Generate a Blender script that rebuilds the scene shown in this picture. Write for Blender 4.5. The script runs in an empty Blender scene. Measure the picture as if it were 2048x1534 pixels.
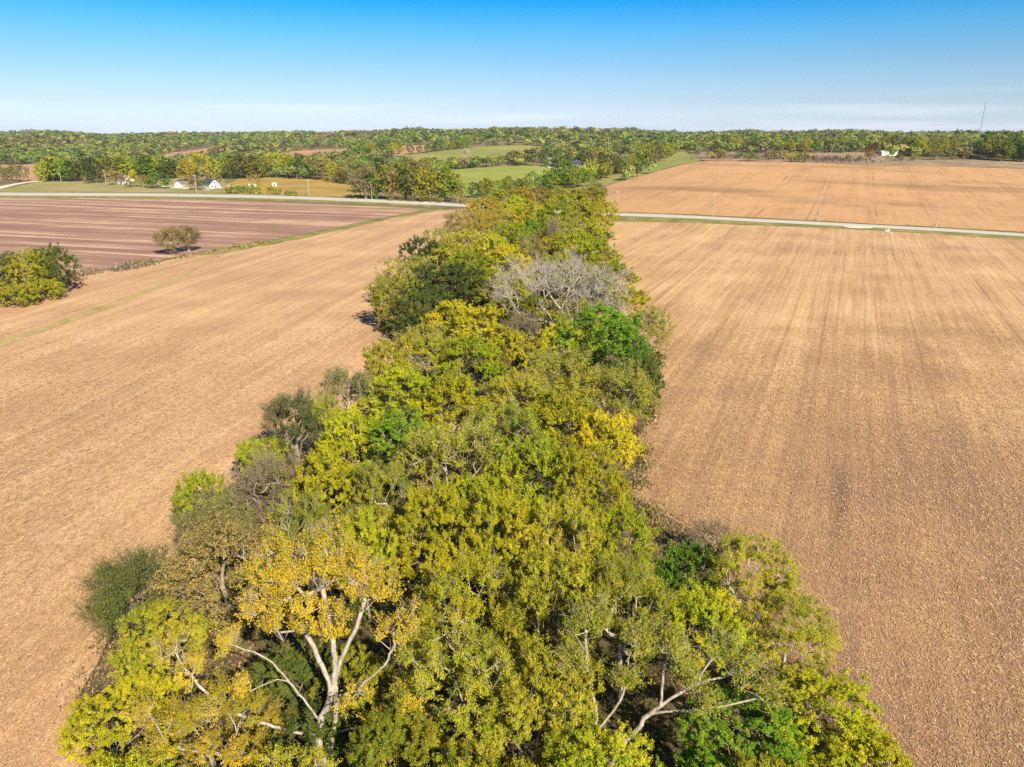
import bpy, bmesh, math, random
import numpy as np
from mathutils import Vector, geometry

# ------------------------------------------------------------------ camera, sky, sun, exposure
sc = bpy.context.scene
COL = sc.collection
CAM_H, PITCH, FPX, CX, CY = 40.0, math.radians(19.5), 1420.0, 1024.0, 767.0
cam_d = bpy.data.cameras.new('camera'); cam = bpy.data.objects.new('camera', cam_d); COL.objects.link(cam)
cam.location = (0, 0, CAM_H); cam.rotation_euler = (math.pi/2 - PITCH, 0, 0)
cam_d.sensor_width = 36.0; cam_d.lens = 36.0*FPX/2048.0
cam_d.clip_start = 0.5; cam_d.clip_end = 30000
sc.camera = cam

SUN_EL, SUN_AZ = math.radians(37), math.radians(151)     # azimuth clockwise from +Y (the view direction)
world = bpy.data.worlds.new('World'); sc.world = world; world.use_nodes = True
wn, wl = world.node_tree.nodes, world.node_tree.links
wn.clear()
w_out = wn.new('ShaderNodeOutputWorld'); w_bg = wn.new('ShaderNodeBackground')
w_sky = wn.new('ShaderNodeTexSky'); w_sky.sky_type = 'NISHITA'; w_sky.sun_disc = False
w_sky.sun_elevation = SUN_EL; w_sky.sun_rotation = SUN_AZ
w_sky.air_density = 1.0; w_sky.dust_density = 0.6; w_sky.ozone_density = 1.6
w_tc = wn.new('ShaderNodeTexCoord')
w_sep = wn.new('ShaderNodeSeparateXYZ'); wl.new(w_tc.outputs['Generated'], w_sep.inputs[0])
w_ramp = wn.new('ShaderNodeValToRGB'); wl.new(w_sep.outputs['Z'], w_ramp.inputs[0])
cr = w_ramp.color_ramp
cr.interpolation = 'LINEAR'
SKY_STOPS = [(0.0, (1.20, 1.42, 2.20)), (0.015, (1.04, 1.30, 1.92)), (0.037, (0.81, 1.0, 1.45)), (0.078, (0.56, 0.87, 1.23)), (0.118, (0.27, 0.84, 1.28)), (0.155, (0.0, 0.70, 1.32)), (0.30, (0.0, 0.45, 0.95)), (1.0, (0.0, 0.25, 0.58))]
while len(cr.elements) < len(SKY_STOPS): cr.elements.new(0.5)
for e, (p, c) in zip(cr.elements, SKY_STOPS): e.position = p; e.color = (*c, 1)
w_mul = wn.new('ShaderNodeMixRGB'); w_mul.blend_type = 'MULTIPLY'; w_mul.inputs[0].default_value = 1.0
wl.new(w_sky.outputs[0], w_mul.inputs[1]); wl.new(w_ramp.outputs[0], w_mul.inputs[2])
# thin streaky cloud low on the horizon
w_map = wn.new('ShaderNodeMapping'); w_map.inputs['Scale'].default_value = (2.2, 2.2, 46.0)
wl.new(w_tc.outputs['Generated'], w_map.inputs[0])
w_no = wn.new('ShaderNodeTexNoise'); w_no.inputs['Scale'].default_value = 1.6; w_no.inputs['Detail'].default_value = 5
wl.new(w_map.outputs[0], w_no.inputs['Vector'])
w_cr = wn.new('ShaderNodeMapRange'); w_cr.inputs[1].default_value = 0.50; w_cr.inputs[2].default_value = 0.78
w_cr.inputs[3].default_value = 0.0; w_cr.inputs[4].default_value = 0.8
wl.new(w_no.outputs[0], w_cr.inputs[0])
w_el = wn.new('ShaderNodeMapRange'); w_el.inputs[1].default_value = 0.05; w_el.inputs[2].default_value = 0.01
w_el.inputs[3].default_value = 0.0; w_el.inputs[4].default_value = 1.0
wl.new(w_sep.outputs['Z'], w_el.inputs[0])
w_m2 = wn.new('ShaderNodeMath'); w_m2.operation = 'MULTIPLY'
wl.new(w_cr.outputs[0], w_m2.inputs[0]); wl.new(w_el.outputs[0], w_m2.inputs[1])
w_mix = wn.new('ShaderNodeMixRGB'); wl.new(w_m2.outputs[0], w_mix.inputs[0])
wl.new(w_mul.outputs[0], w_mix.inputs[1]); w_mix.inputs[2].default_value = (9.6, 9.9, 10.3, 1)
wl.new(w_mix.outputs[0], w_bg.inputs[0]); w_bg.inputs[1].default_value = 0.065
wl.new(w_bg.outputs[0], w_out.inputs[0])

sun_d = bpy.data.lights.new('sun', 'SUN'); sun = bpy.data.objects.new('sun', sun_d); COL.objects.link(sun)
sun_d.energy = 5.0; sun_d.angle = math.radians(0.5); sun_d.color = (1.0, 0.91, 0.76)
SUN_DIR = Vector((math.sin(SUN_AZ)*math.cos(SUN_EL), math.cos(SUN_AZ)*math.cos(SUN_EL), math.sin(SUN_EL)))
sun.rotation_euler = SUN_DIR.to_track_quat('Z', 'Y').to_euler()
sun.location = SUN_DIR*500

vs = sc.view_settings
vs.view_transform = 'Standard'; vs.look = 'None'; vs.exposure = 0.78; vs.gamma = 1.0; vs.use_curve_mapping = False
cy = sc.cycles
cy.max_bounces = 5; cy.diffuse_bounces = 3; cy.glossy_bounces = 2; cy.transmission_bounces = 3; cy.transparent_max_bounces = 4
cy.use_denoising = False
try: cy.use_adaptive_sampling = False
except Exception: pass

rng = np.random.default_rng(7)
random.seed(7)

# ------------------------------------------------------------------ the lie of the land
def sstep(a, b, x):
    t = np.clip((np.asarray(x, float)-a)/(b-a), 0, 1); return t*t*(3-2*t)
_ys = np.arange(0, 9001, 10.0)
def _prof(ys, hs, k=9):
    v = np.interp(_ys, ys, hs); pad = np.pad(v, k, mode='edge')
    return np.convolve(pad, np.ones(2*k+1)/(2*k+1), mode='valid')
P_L = _prof([0, 560, 700, 900, 1150, 1500, 2000, 2600, 9000], [0, 0, 1, 5, 11, 19, 26, 27, 20])
P_C = _prof([0, 480, 600, 760, 1000, 1250, 1600, 9000], [0, 0, 1, 7, 18, 28, 35, 22])
P_R = _prof([0, 360, 450, 650, 850, 1100, 1500, 9000], [0, 0, 4, 14, 22, 27, 28, 20])
def ground(x, y):
    x = np.asarray(x, float); y = np.asarray(y, float)
    yy = np.maximum(y, 0); az = x/np.maximum(yy, 60)
    l, c, r = (np.interp(yy, _ys, p) for p in (P_L, P_C, P_R))
    t1 = sstep(-0.30, 0.0, az); t2 = sstep(0.04, 0.28, az)
    h = (l*(1-t1)+c*t1)*(1-t2)+r*t2
    roll = sstep(520, 900, yy)
    h = h + sstep(1000, 1500, yy)*(5.0*np.exp(-((az+0.12)/0.05)**2)+2.0*np.sin(az*17+0.6)+1.5*np.sin(az*41+2)+1.0*np.sin(yy/240.0))
    return h + roll*(1.6*np.sin(x/130.0+1.3)*np.sin(yy/170.0)+1.1*np.sin(x/61.0+yy/95.0))
def ray(px, py):
    u, v = (px-CX)/FPX, (CY-py)/FPX
    return np.array([u, math.cos(PITCH)+v*math.sin(PITCH), -math.sin(PITCH)+v*math.cos(PITCH)])
def at_z(px, py, z):
    d = ray(px, py); t = (z-CAM_H)/d[2]; return np.array([d[0]*t, d[1]*t, z])
def at(px, py):
    d = ray(px, py); ts = np.concatenate([np.arange(10, 1000, 2.0), np.arange(1000, 6000, 6.0)])
    z = CAM_H+d[2]*ts; g = ground(d[0]*ts, d[1]*ts)
    k = np.nonzero(z <= g)[0]
    if len(k) == 0: t = 3200.0
    else:
        a, b = ts[max(k[0]-1, 0)], ts[k[0]]
        for _ in range(18):
            m = 0.5*(a+b)
            if CAM_H+d[2]*m <= ground(d[0]*m, d[1]*m): b = m
            else: a = m
        t = b
    x, y = d[0]*t, d[1]*t
    return np.array([x, y, float(ground(x, y))])
def depth_of(p):      # metres along the optical axis
    return p[1]*math.cos(PITCH)-(p[2]-CAM_H)*math.sin(PITCH)
def px_of(p):
    d = depth_of(p); return CX+FPX*p[0]/d

# ------------------------------------------------------------------ scene helpers
def tag(o, label=None, cat=None, group=None, kind=None):
    if label: o['label'] = label
    if cat: o['category'] = cat
    if group: o['group'] = group
    if kind: o['kind'] = kind
    return o
def link(name, data, parent=None):
    o = bpy.data.objects.new(name, data); COL.objects.link(o)
    if parent is not None: o.parent = parent
    return o
def empty(name, loc, rz=0.0):
    o = bpy.data.objects.new(name, None); COL.objects.link(o)
    o.location = tuple(float(v) for v in loc); o.rotation_euler = (0, 0, rz); o.empty_display_size = 0.5
    return o
def mesh_np(name, V, F, mat=None, smooth=False, attrs=None):
    V = np.asarray(V, np.float32); F = np.asarray(F, np.int32); k = F.shape[1]
    me = bpy.data.meshes.new(name)
    me.vertices.add(len(V)); me.vertices.foreach_set('co', V.ravel())
    me.loops.add(F.size); me.loops.foreach_set('vertex_index', F.ravel())
    me.polygons.add(len(F)); me.polygons.foreach_set('loop_start', np.arange(len(F), dtype=np.int32)*k)
    if smooth: me.polygons.foreach_set('use_smooth', np.ones(len(F), bool))
    me.update(calc_edges=True)
    if attrs:
        for an, arr in attrs.items():
            a = me.color_attributes.new(an, 'FLOAT_COLOR', 'POINT')
            arr = np.asarray(arr, np.float32)
            if arr.shape[1] == 3: arr = np.concatenate([arr, np.ones((len(arr), 1), np.float32)], 1)
            a.data.foreach_set('color', arr.ravel())
    if mat: me.materials.append(mat)
    return me
class MB:
    """boxes, tubes and faces gathered into one mesh"""
    def __init__(s): s.v = []; s.f = []
    def add(s, vs, fs):
        n = len(s.v); s.v += [tuple(map(float, p)) for p in vs]; s.f += [tuple(i+n for i in f) for f in fs]; return s
    def box(s, x0, x1, y0, y1, z0, z1):
        return s.add([(x0,y0,z0),(x1,y0,z0),(x1,y1,z0),(x0,y1,z0),(x0,y0,z1),(x1,y0,z1),(x1,y1,z1),(x0,y1,z1)],
                     [(3,2,1,0),(4,5,6,7),(0,1,5,4),(1,2,6,5),(2,3,7,6),(3,0,4,7)])
    def tube(s, a, b, r0, r1, n=8):
        a, b = Vector(a), Vector(b); d = (b-a).normalized()
        u = d.orthogonal().normalized(); w = d.cross(u)
        vs = [a+(u*math.cos(t)+w*math.sin(t))*r0 for t in [2*math.pi*i/n for i in range(n)]]
        vs += [b+(u*math.cos(t)+w*math.sin(t))*r1 for t in [2*math.pi*i/n for i in range(n)]]
        return s.add(vs, [(i, (i+1) % n, n+(i+1) % n, n+i) for i in range(n)]+[tuple(range(n))[::-1], tuple(range(n, 2*n))])
    def build(s, name, mat, parent=None, bevel=0):
        me = bpy.data.meshes.new(name); me.from_pydata(s.v, [], s.f); me.update()
        if mat: me.materials.append(mat)
        return link(name, me, parent)

# ------------------------------------------------------------------ materials
def nodes_of(name):
    m = bpy.data.materials.new(name); m.use_nodes = True
    nt = m.node_tree; b = nt.nodes['Principled BSDF']
    b.inputs['Roughness'].default_value = 0.85; b.inputs['Specular IOR Level'].default_value = 0.15
    return m, nt.nodes, nt.links, b
def ramp(n, stops, interp='LINEAR'):
    r = n.new('ShaderNodeValToRGB'); r.color_ramp.interpolation = interp
    while len(r.color_ramp.elements) < len(stops): r.color_ramp.elements.new(0.5)
    for e, (p, c) in zip(r.color_ramp.elements, stops): e.position = p; e.color = (*c, 1)
    return r
def noise(n, l, vec, scale, detail=4, rough=0.6, mscale=None, rot=0.0):
    t = n.new('ShaderNodeTexNoise'); t.inputs['Scale'].default_value = scale; t.inputs['Detail'].default_value = detail
    t.inputs['Roughness'].default_value = rough
    if mscale is not None or rot:
        mp = n.new('ShaderNodeMapping'); mp.vector_type = 'TEXTURE' if False else 'POINT'
        mp.inputs['Rotation'].default_value = (0, 0, rot)
        sc2 = n.new('ShaderNodeVectorMath'); sc2.operation = 'MULTIPLY'; sc2.inputs[1].default_value = mscale or (1, 1, 1)
        l.new(vec, mp.inputs[0]); l.new(mp.outputs[0], sc2.inputs[0]); l.new(sc2.outputs[0], t.inputs['Vector'])
    else: l.new(vec, t.inputs['Vector'])
    return t
def mixc(n, l, fac, a, b, blend='MIX'):
    m = n.new('ShaderNodeMixRGB'); m.blend_type = blend
    for i, s in ((0, fac), (1, a), (2, b)):
        if hasattr(s, 'is_linked') or hasattr(s, 'links'): l.new(s, m.inputs[i])
        elif isinstance(s, (int, float)): m.inputs[i].default_value = s
        else: m.inputs[i].default_value = (*s, 1)
    return m.outputs[0]
def rng_map(n, l, v, a, b, c=0.0, d=1.0):
    m = n.new('ShaderNodeMapRange'); l.new(v, m.inputs[0])
    for i, x in zip((1, 2, 3, 4), (a, b, c, d)): m.inputs[i].default_value = x
    return m.outputs[0]
def math_n(n, l, op, a, b=None):
    m = n.new('ShaderNodeMath'); m.operation = op
    for i, s in enumerate((a, b)):
        if s is None: continue
        if isinstance(s, (int, float)): m.inputs[i].default_value = s
        else: l.new(s, m.inputs[i])
    return m.outputs[0]
def pos(n): return n.new('ShaderNodeNewGeometry').outputs['Position']

def flat_mat(name, c, rough=0.8, var=0.12, scale=3.0, metallic=0.0):
    m, n, l, b = nodes_of(name)
    t = noise(n, l, pos(n), scale, 4)
    k = 1-var
    col = mixc(n, l, t.outputs[0], tuple(v*k for v in c), tuple(min(1, v*(1+var)) for v in c))
    l.new(col, b.inputs['Base Color']); b.inputs['Roughness'].default_value = rough; b.inputs['Metallic'].default_value = metallic
    return m

ROW_R = math.radians(24.8)      # crop rows of the right hand fields, from the view direction
def stubble_mat(name, soil, straw, pale, row_az, cover, row_amt, tram=False, weeds=0.0, row_w=0.76, dark=None, bare=0.0, lines=0.0, damp=None, patchy=0.4):
    m, n, l, b = nodes_of(name); P = pos(n)
    sepw = n.new('ShaderNodeSeparateXYZ'); l.new(P, sepw.inputs[0])
    along = (1.0, 0.14, 1.0)
    # coordinates turned so that y runs along the rows
    mp = n.new('ShaderNodeMapping'); mp.inputs['Rotation'].default_value = (0, 0, row_az); l.new(P, mp.inputs[0])
    sep = n.new('ShaderNodeSeparateXYZ'); l.new(mp.outputs[0], sep.inputs[0]); u = sep.outputs['X']
    fleck = noise(n, l, P, 5.5, 6, 0.78)                            # straw flecks
    fleck2 = noise(n, l, P, 0.9, 5, 0.75)
    patch = noise(n, l, P, 0.045, 5, 0.62)                          # bare patches tens of metres across
    streak = noise(n, l, mp.outputs[0], 1.0, 4, 0.6, mscale=(0.42, 0.012, 0.3))
    fine = noise(n, l, mp.outputs[0], 1.0, 3, 0.65, mscale=(1.0/row_w, 0.03, 0.3))
    wide = noise(n, l, mp.outputs[0], 1.0, 2, 0.5, mscale=(0.13, 0.004, 0.1))
    s = math_n(n, l, 'ADD', fleck.outputs[0], math_n(n, l, 'MULTIPLY', math_n(n, l, 'SUBTRACT', fleck2.outputs[0], 0.5), 0.48))
    s = math_n(n, l, 'ADD', s, math_n(n, l, 'MULTIPLY', math_n(n, l, 'SUBTRACT', patch.outputs[0], 0.5), patchy))
    s = math_n(n, l, 'ADD', s, math_n(n, l, 'MULTIPLY', math_n(n, l, 'SUBTRACT', streak.outputs[0], 0.5), row_amt))
    s = math_n(n, l, 'ADD', s, math_n(n, l, 'MULTIPLY', math_n(n, l, 'SUBTRACT', wide.outputs[0], 0.5), row_amt))
    s = math_n(n, l, 'ADD', s, math_n(n, l, 'MULTIPLY', math_n(n, l, 'SUBTRACT', fine.outputs[0], 0.5), 0.30))
    if bare: s = math_n(n, l, 'SUBTRACT', s, rng_map(n, l, math_n(n, l, 'ADD', sepw.outputs['Y'], math_n(n, l, 'MULTIPLY', patch.outputs[0], 90.0)), 210.0, 70.0, 0.0, bare))
    fac = rng_map(n, l, s, 0.5-cover-0.16, 0.5-cover+0.22)
    r = ramp(n, [(0.0, soil), (0.45, tuple(0.5*a+0.5*c for a, c in zip(soil, straw))), (0.7, straw), (1.0, pale)]); l.new(fac, r.inputs[0])
    col = r.outputs[0]
    big = noise(n, l, P, 0.012, 3, 0.5)
    col = mixc(n, l, rng_map(n, l, big.outputs[0], 0.45, 0.75, 0.0, 0.25), col, tuple(0.55*a+0.45*c for a, c in zip(soil, straw)))
    if weeds:
        wd = noise(n, l, P, 0.11, 5, 0.7)
        col = mixc(n, l, rng_map(n, l, wd.outputs[0], 0.64, 0.76, 0.0, weeds), col, (0.16, 0.17, 0.06))
    if dark is not None:      # damp low ground
        dn = noise(n, l, mp.outputs[0], 1.0, 5, 0.6, mscale=(0.006, 0.014, 0.01), rot=0.0)
        col = mixc(n, l, rng_map(n, l, dn.outputs[0], 0.54, 0.68, 0.0, 0.75), col, dark)
    if tram:                  # wheel tracks in pairs
        f = math_n(n, l, 'ABSOLUTE', math_n(n, l, 'SUBTRACT', math_n(n, l, 'MODULO', math_n(n, l, 'ADD', u, 2000.0), 27.0), 13.5))
        tr = math_n(n, l, 'LESS_THAN', math_n(n, l, 'ABSOLUTE', math_n(n, l, 'SUBTRACT', f, 1.7)), 0.42)
        gap = noise(n, l, P, 0.02, 3, 0.6)
        tr = math_n(n, l, 'MULTIPLY', tr, rng_map(n, l, gap.outputs[0], 0.46, 0.60, 0.0, 0.5))
        col = mixc(n, l, tr, col, tuple(v*0.72 for v in soil))
    if lines:                 # dark drill lines between the stubble rows
        ln = noise(n, l, mp.outputs[0], 1.0, 2, 0.5, mscale=(0.75, 0.0035, 0.0)); gp = noise(n, l, P, 0.03, 4, 0.6)
        k = math_n(n, l, 'MULTIPLY', rng_map(n, l, ln.outputs[0], 0.56, 0.66), rng_map(n, l, gp.outputs[0], 0.36, 0.58, 0.25, 1.0))
        fr = math_n(n, l, 'ABSOLUTE', math_n(n, l, 'SUBTRACT', math_n(n, l, 'MODULO', math_n(n, l, 'ADD', u, math_n(n, l, 'MULTIPLY', fleck2.outputs[0], 0.5)), 3.05), 1.5)); fr = math_n(n, l, 'ABSOLUTE', fr)
        k = math_n(n, l, 'MAXIMUM', k, math_n(n, l, 'MULTIPLY', rng_map(n, l, fr, 0.34, 0.12), rng_map(n, l, gp.outputs[0], 0.40, 0.62, 0.1, 0.75)))
        col = mixc(n, l, math_n(n, l, 'MULTIPLY', k, lines), col, tuple(v*0.95 for v in soil))
    if damp is not None:      # one dark damp furrow
        v = lambda q: (q[0]*math.cos(row_az)-q[1]*math.sin(row_az), q[0]*math.sin(row_az)+q[1]*math.cos(row_az))
        (u0, v0), (u1, v1) = v(damp[0]), v(damp[1]); dn = noise(n, l, P, 0.5, 4, 0.7)
        du = math_n(n, l, 'ABSOLUTE', math_n(n, l, 'SUBTRACT', u, 0.5*(u0+u1))); dv = math_n(n, l, 'ABSOLUTE', math_n(n, l, 'SUBTRACT', sep.outputs['Y'], 0.5*(v0+v1)))
        k = math_n(n, l, 'MULTIPLY', rng_map(n, l, math_n(n, l, 'ADD', du, math_n(n, l, 'MULTIPLY', dn.outputs[0], 2.2)), 2.9, 1.0), rng_map(n, l, dv, abs(v0-v1)*0.75, abs(v0-v1)*0.3))
        col = mixc(n, l, math_n(n, l, 'MULTIPLY', k, 0.9), col, tuple(v_*0.7 for v_ in soil))
    l.new(col, b.inputs['Base Color']); b.inputs['Roughness'].default_value = 0.95
    bp = n.new('ShaderNodeBump'); bp.inputs['Strength'].default_value = 0.6; bp.inputs['Distance'].default_value = 0.08
    l.new(s, bp.inputs['Height']); l.new(bp.outputs[0], b.inputs['Normal'])
    return m
def grass_mat(name, a, c, d, scale=0.05, fine=2.5, streak_az=None):
    m, n, l, b = nodes_of(name); P = pos(n)
    t1 = noise(n, l, P, scale, 5, 0.65); t2 = noise(n, l, P, fine, 4, 0.7)
    s = math_n(n, l, 'ADD', t1.outputs[0], math_n(n, l, 'MULTIPLY', math_n(n, l, 'SUBTRACT', t2.outputs[0], 0.5), 0.55))
    if streak_az is not None:
        mp = n.new('ShaderNodeMapping'); mp.inputs['Rotation'].default_value = (0, 0, streak_az); l.new(P, mp.inputs[0])
        t3 = noise(n, l, mp.outputs[0], 1.0, 3, 0.6, mscale=(0.25, 0.01, 0.2))
        s = math_n(n, l, 'ADD', s, math_n(n, l, 'MULTIPLY', math_n(n, l, 'SUBTRACT', t3.outputs[0], 0.5), 0.5))
    r = ramp(n, [(0.3, a), (0.52, c), (0.74, d)]); l.new(s, r.inputs[0])
    l.new(r.outputs[0], b.inputs['Base Color']); b.inputs['Roughness'].default_value = 0.95
    bp = n.new('ShaderNodeBump'); bp.inputs['Strength'].default_value = 0.5; bp.inputs['Distance'].default_value = 0.15
    l.new(t2.outputs[0], bp.inputs['Height']); l.new(bp.outputs[0], b.inputs['Normal'])
    return m
def leaf_mat(name, cols, transl=0.36):
    m, n, l, b = nodes_of(name)
    at_ = n.new('ShaderNodeAttribute'); at_.attribute_name = 'lv'
    sep = n.new('ShaderNodeSeparateColor'); l.new(at_.outputs['Color'], sep.inputs[0])
    oi = n.new('ShaderNodeObjectInfo')
    s = math_n(n, l, 'ADD', math_n(n, l, 'MULTIPLY', sep.outputs[0], 0.42), math_n(n, l, 'MULTIPLY', sep.outputs[1], 0.42))
    s = math_n(n, l, 'ADD', s, math_n(n, l, 'MULTIPLY', oi.outputs['Random'], 0.16))
    k = len(cols); r = ramp(n, [(0.12+0.76*i/(k-1), c) for i, c in enumerate(cols)]); l.new(s, r.inputs[0])
    hs = n.new('ShaderNodeHueSaturation'); l.new(r.outputs[0], hs.inputs['Color'])
    l.new(rng_map(n, l, oi.outputs['Random'], 0, 1, 0.85, 1.18), hs.inputs['Value'])
    l.new(hs.outputs[0], b.inputs['Base Color']); b.inputs['Roughness'].default_value = 0.6; b.inputs['Specular IOR Level'].default_value = 0.10
    tr = n.new('ShaderNodeBsdfTranslucent'); l.new(hs.outputs[0], tr.inputs[0])
    mx = n.new('ShaderNodeMixShader'); mx.inputs[0].default_value = transl
    l.new(b.outputs[0], mx.inputs[1]); l.new(tr.outputs[0], mx.inputs[2])
    l.new(mx.outputs[0], n['Material Output'].inputs[0])
    return m
def bark_mat(name, a, c):
    m, n, l, b = nodes_of(name)
    t = noise(n, l, pos(n), 4.0, 5, 0.7, mscale=(1, 1, 0.35)); r = ramp(n, [(0.35, a), (0.65, c)]); l.new(t.outputs[0], r.inputs[0])
    l.new(r.outputs[0], b.inputs['Base Color'])
    bp = n.new('ShaderNodeBump'); bp.inputs['Strength'].default_value = 0.5; bp.inputs['Distance'].default_value = 0.05
    l.new(t.outputs[0], bp.inputs['Height']); l.new(bp.outputs[0], b.inputs['Normal'])
    return m
def vcol_mat(name, transl=0.25, attr='col'):
    m, n, l, b = nodes_of(name)
    a = n.new('ShaderNodeAttribute'); a.attribute_name = attr
    l.new(a.outputs['Color'], b.inputs['Base Color'])
    if transl:
        tr = n.new('ShaderNodeBsdfTranslucent'); l.new(a.outputs['Color'], tr.inputs[0])
        mx = n.new('ShaderNodeMixShader'); mx.inputs[0].default_value = transl
        l.new(b.outputs[0], mx.inputs[1]); l.new(tr.outputs[0], mx.inputs[2]); l.new(mx.outputs[0], n['Material Output'].inputs[0])
    return m

SOIL, STRAW, PALE = (0.215, 0.125, 0.085), (0.485, 0.28, 0.125), (0.66, 0.43, 0.22)
M = {}
M['stub_r'] = stubble_mat('stubble_right', SOIL, STRAW, PALE, ROW_R, 0.13, 0.20, weeds=0.08, bare=0.18, lines=0.42, patchy=0.32, damp=(at(1690, 930), at(1672, 1060)))
M['stub_l'] = stubble_mat('stubble_left', (0.31, 0.185, 0.11), (0.50, 0.295, 0.145), (0.66, 0.43, 0.225), math.radians(10.4), 0.11, 0.24, weeds=0.15, lines=0.25)
M['far_f'] = stubble_mat('bean_stubble', (0.27, 0.15, 0.075), (0.49, 0.27, 0.115), (0.55, 0.325, 0.15), ROW_R, 0.16, 0.16, tram=True, dark=(0.24, 0.14, 0.065), row_w=3.0)
M['dirt'] = stubble_mat('far_stubble', (0.30, 0.16, 0.09), (0.46, 0.25, 0.12), (0.50, 0.30, 0.16), 0.3, 0.14, 0.2)
M['ground'] = grass_mat('rough_ground', (0.12, 0.11, 0.045), (0.20, 0.165, 0.07), (0.28, 0.21, 0.11), 0.02, 0.8)
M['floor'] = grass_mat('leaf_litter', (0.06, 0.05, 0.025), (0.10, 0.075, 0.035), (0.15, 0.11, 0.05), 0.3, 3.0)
M['pasture'] = grass_mat('pasture_grass', (0.20, 0.25, 0.035), (0.27, 0.30, 0.05), (0.36, 0.34, 0.08), 0.02, 1.0)
M['pasture2'] = grass_mat('upper_pasture_grass', (0.20, 0.22, 0.045), (0.27, 0.265, 0.065), (0.35, 0.30, 0.10), 0.015, 1.0)
M['meadow'] = grass_mat('golden_meadow', (0.24, 0.20, 0.045), (0.40, 0.25, 0.06), (0.46, 0.30, 0.10), 0.03, 1.0)
M['lawn'] = grass_mat('dry_lawn', (0.22, 0.22, 0.055), (0.32, 0.27, 0.10), (0.42, 0.31, 0.16), 0.02, 1.0)
M['verge'] = grass_mat('verge_grass', (0.12, 0.14, 0.028), (0.24, 0.215, 0.055), (0.46, 0.30, 0.13), 0.10, 2.0)
M['strip'] = grass_mat('strip_grass', (0.27, 0.235, 0.06), (0.42, 0.30, 0.12), (0.54, 0.35, 0.17), 0.16, 2.0)
M['weeds'] = grass_mat('weedy_slope', (0.20, 0.14, 0.09), (0.32, 0.22, 0.13), (0.42, 0.30, 0.16), 0.05, 0.9)
M['road'] = flat_mat('pale_chip_seal', (0.52, 0.47, 0.39), 0.9, 0.10, 0.6)
M['gravel'] = flat_mat('white_gravel', (0.68, 0.60, 0.47), 0.95, 0.12, 1.5)
M['wall'] = flat_mat('white_siding', (0.66, 0.64, 0.59), 0.6, 0.04)
M['wall2'] = flat_mat('cream_siding', (0.62, 0.60, 0.50), 0.6, 0.06)
M['wall3'] = flat_mat('dark_blue_grey_siding', (0.08, 0.10, 0.14), 0.6, 0.08)
M['brick'] = flat_mat('tan_brick', (0.36, 0.25, 0.18), 0.8, 0.12)
M['roof'] = flat_mat('dark_shingle', (0.06, 0.07, 0.10), 0.75, 0.2, 6.0)
M['roof2'] = flat_mat('grey_shingle', (0.20, 0.19, 0.20), 0.75, 0.2, 6.0)
M['roof3'] = flat_mat('brown_shingle', (0.20, 0.12, 0.10), 0.75, 0.2, 6.0)
M['metalroof'] = flat_mat('pale_metal_roof', (0.66, 0.68, 0.64), 0.4, 0.05)
M['glass'] = flat_mat('window_glass', (0.03, 0.04, 0.05), 0.1, 0.1)
M['trim'] = flat_mat('white_trim', (0.78, 0.77, 0.74), 0.5, 0.03)
M['door'] = flat_mat('door_paint', (0.25, 0.10, 0.07), 0.5, 0.05)
M['pole'] = flat_mat('weathered_pole', (0.42, 0.36, 0.30), 0.9, 0.15, 2.0)
M['insul'] = flat_mat('porcelain', (0.55, 0.54, 0.52), 0.3, 0.03)
M['steel'] = flat_mat('galvanised_steel', (0.33, 0.36, 0.40), 0.5, 0.08)
M['carp'] = flat_mat('white_car_paint', (0.80, 0.80, 0.78), 0.3, 0.02)
M['rubber'] = flat_mat('tyre_rubber', (0.025, 0.025, 0.025), 0.9, 0.1)
M['bark'] = bark_mat('grey_bark', (0.17, 0.13, 0.085), (0.32, 0.26, 0.18))
M['bark_pale'] = bark_mat('pale_bark', (0.26, 0.215, 0.15), (0.50, 0.43, 0.33))
M['bark_dark'] = bark_mat('dark_bark', (0.10, 0.08, 0.06), (0.20, 0.16, 0.12))
M['twig'] = bark_mat('twig_bark', (0.36, 0.31, 0.25), (0.52, 0.46, 0.38))
PAL = {
 'yellowgreen': [(0.11, 0.18, 0.008), (0.20, 0.25, 0.010), (0.31, 0.30, 0.012), (0.42, 0.335, 0.015)],
 'yellow': [(0.15, 0.195, 0.008), (0.275, 0.275, 0.010), (0.40, 0.34, 0.012), (0.52, 0.37, 0.02)],
 'gold': [(0.17, 0.175, 0.012), (0.32, 0.265, 0.014), (0.46, 0.335, 0.015), (0.56, 0.36, 0.03)],
 'green': [(0.045, 0.11, 0.008), (0.08, 0.17, 0.010), (0.13, 0.21, 0.012), (0.24, 0.25, 0.015)],
 'darkgreen': [(0.035, 0.06, 0.010), (0.06, 0.09, 0.014), (0.10, 0.12, 0.018), (0.18, 0.15, 0.03)],
 'olive': [(0.09, 0.13, 0.010), (0.18, 0.195, 0.012), (0.28, 0.25, 0.016), (0.40, 0.31, 0.035)],
 'tan': [(0.15, 0.13, 0.025), (0.27, 0.21, 0.045), (0.38, 0.28, 0.075), (0.46, 0.32, 0.09)],
 'greygreen': [(0.10, 0.115, 0.03), (0.175, 0.18, 0.045), (0.25, 0.235, 0.06), (0.31, 0.26, 0.08)],
 'brown': [(0.14, 0.11, 0.035), (0.22, 0.165, 0.05), (0.30, 0.22, 0.07), (0.35, 0.26, 0.09)],
 'red': [(0.16, 0.03, 0.02), (0.26, 0.045, 0.03), (0.34, 0.07, 0.03), (0.30, 0.10, 0.04)],
}
PWORD = {'yellowgreen': 'yellow-green', 'yellow': 'bright yellow', 'gold': 'golden', 'green': 'rich green', 'darkgreen': 'dark green',
         'olive': 'olive', 'tan': 'tan-leaved', 'greygreen': 'grey-green', 'brown': 'brown', 'red': 'red-leaved'}
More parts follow.
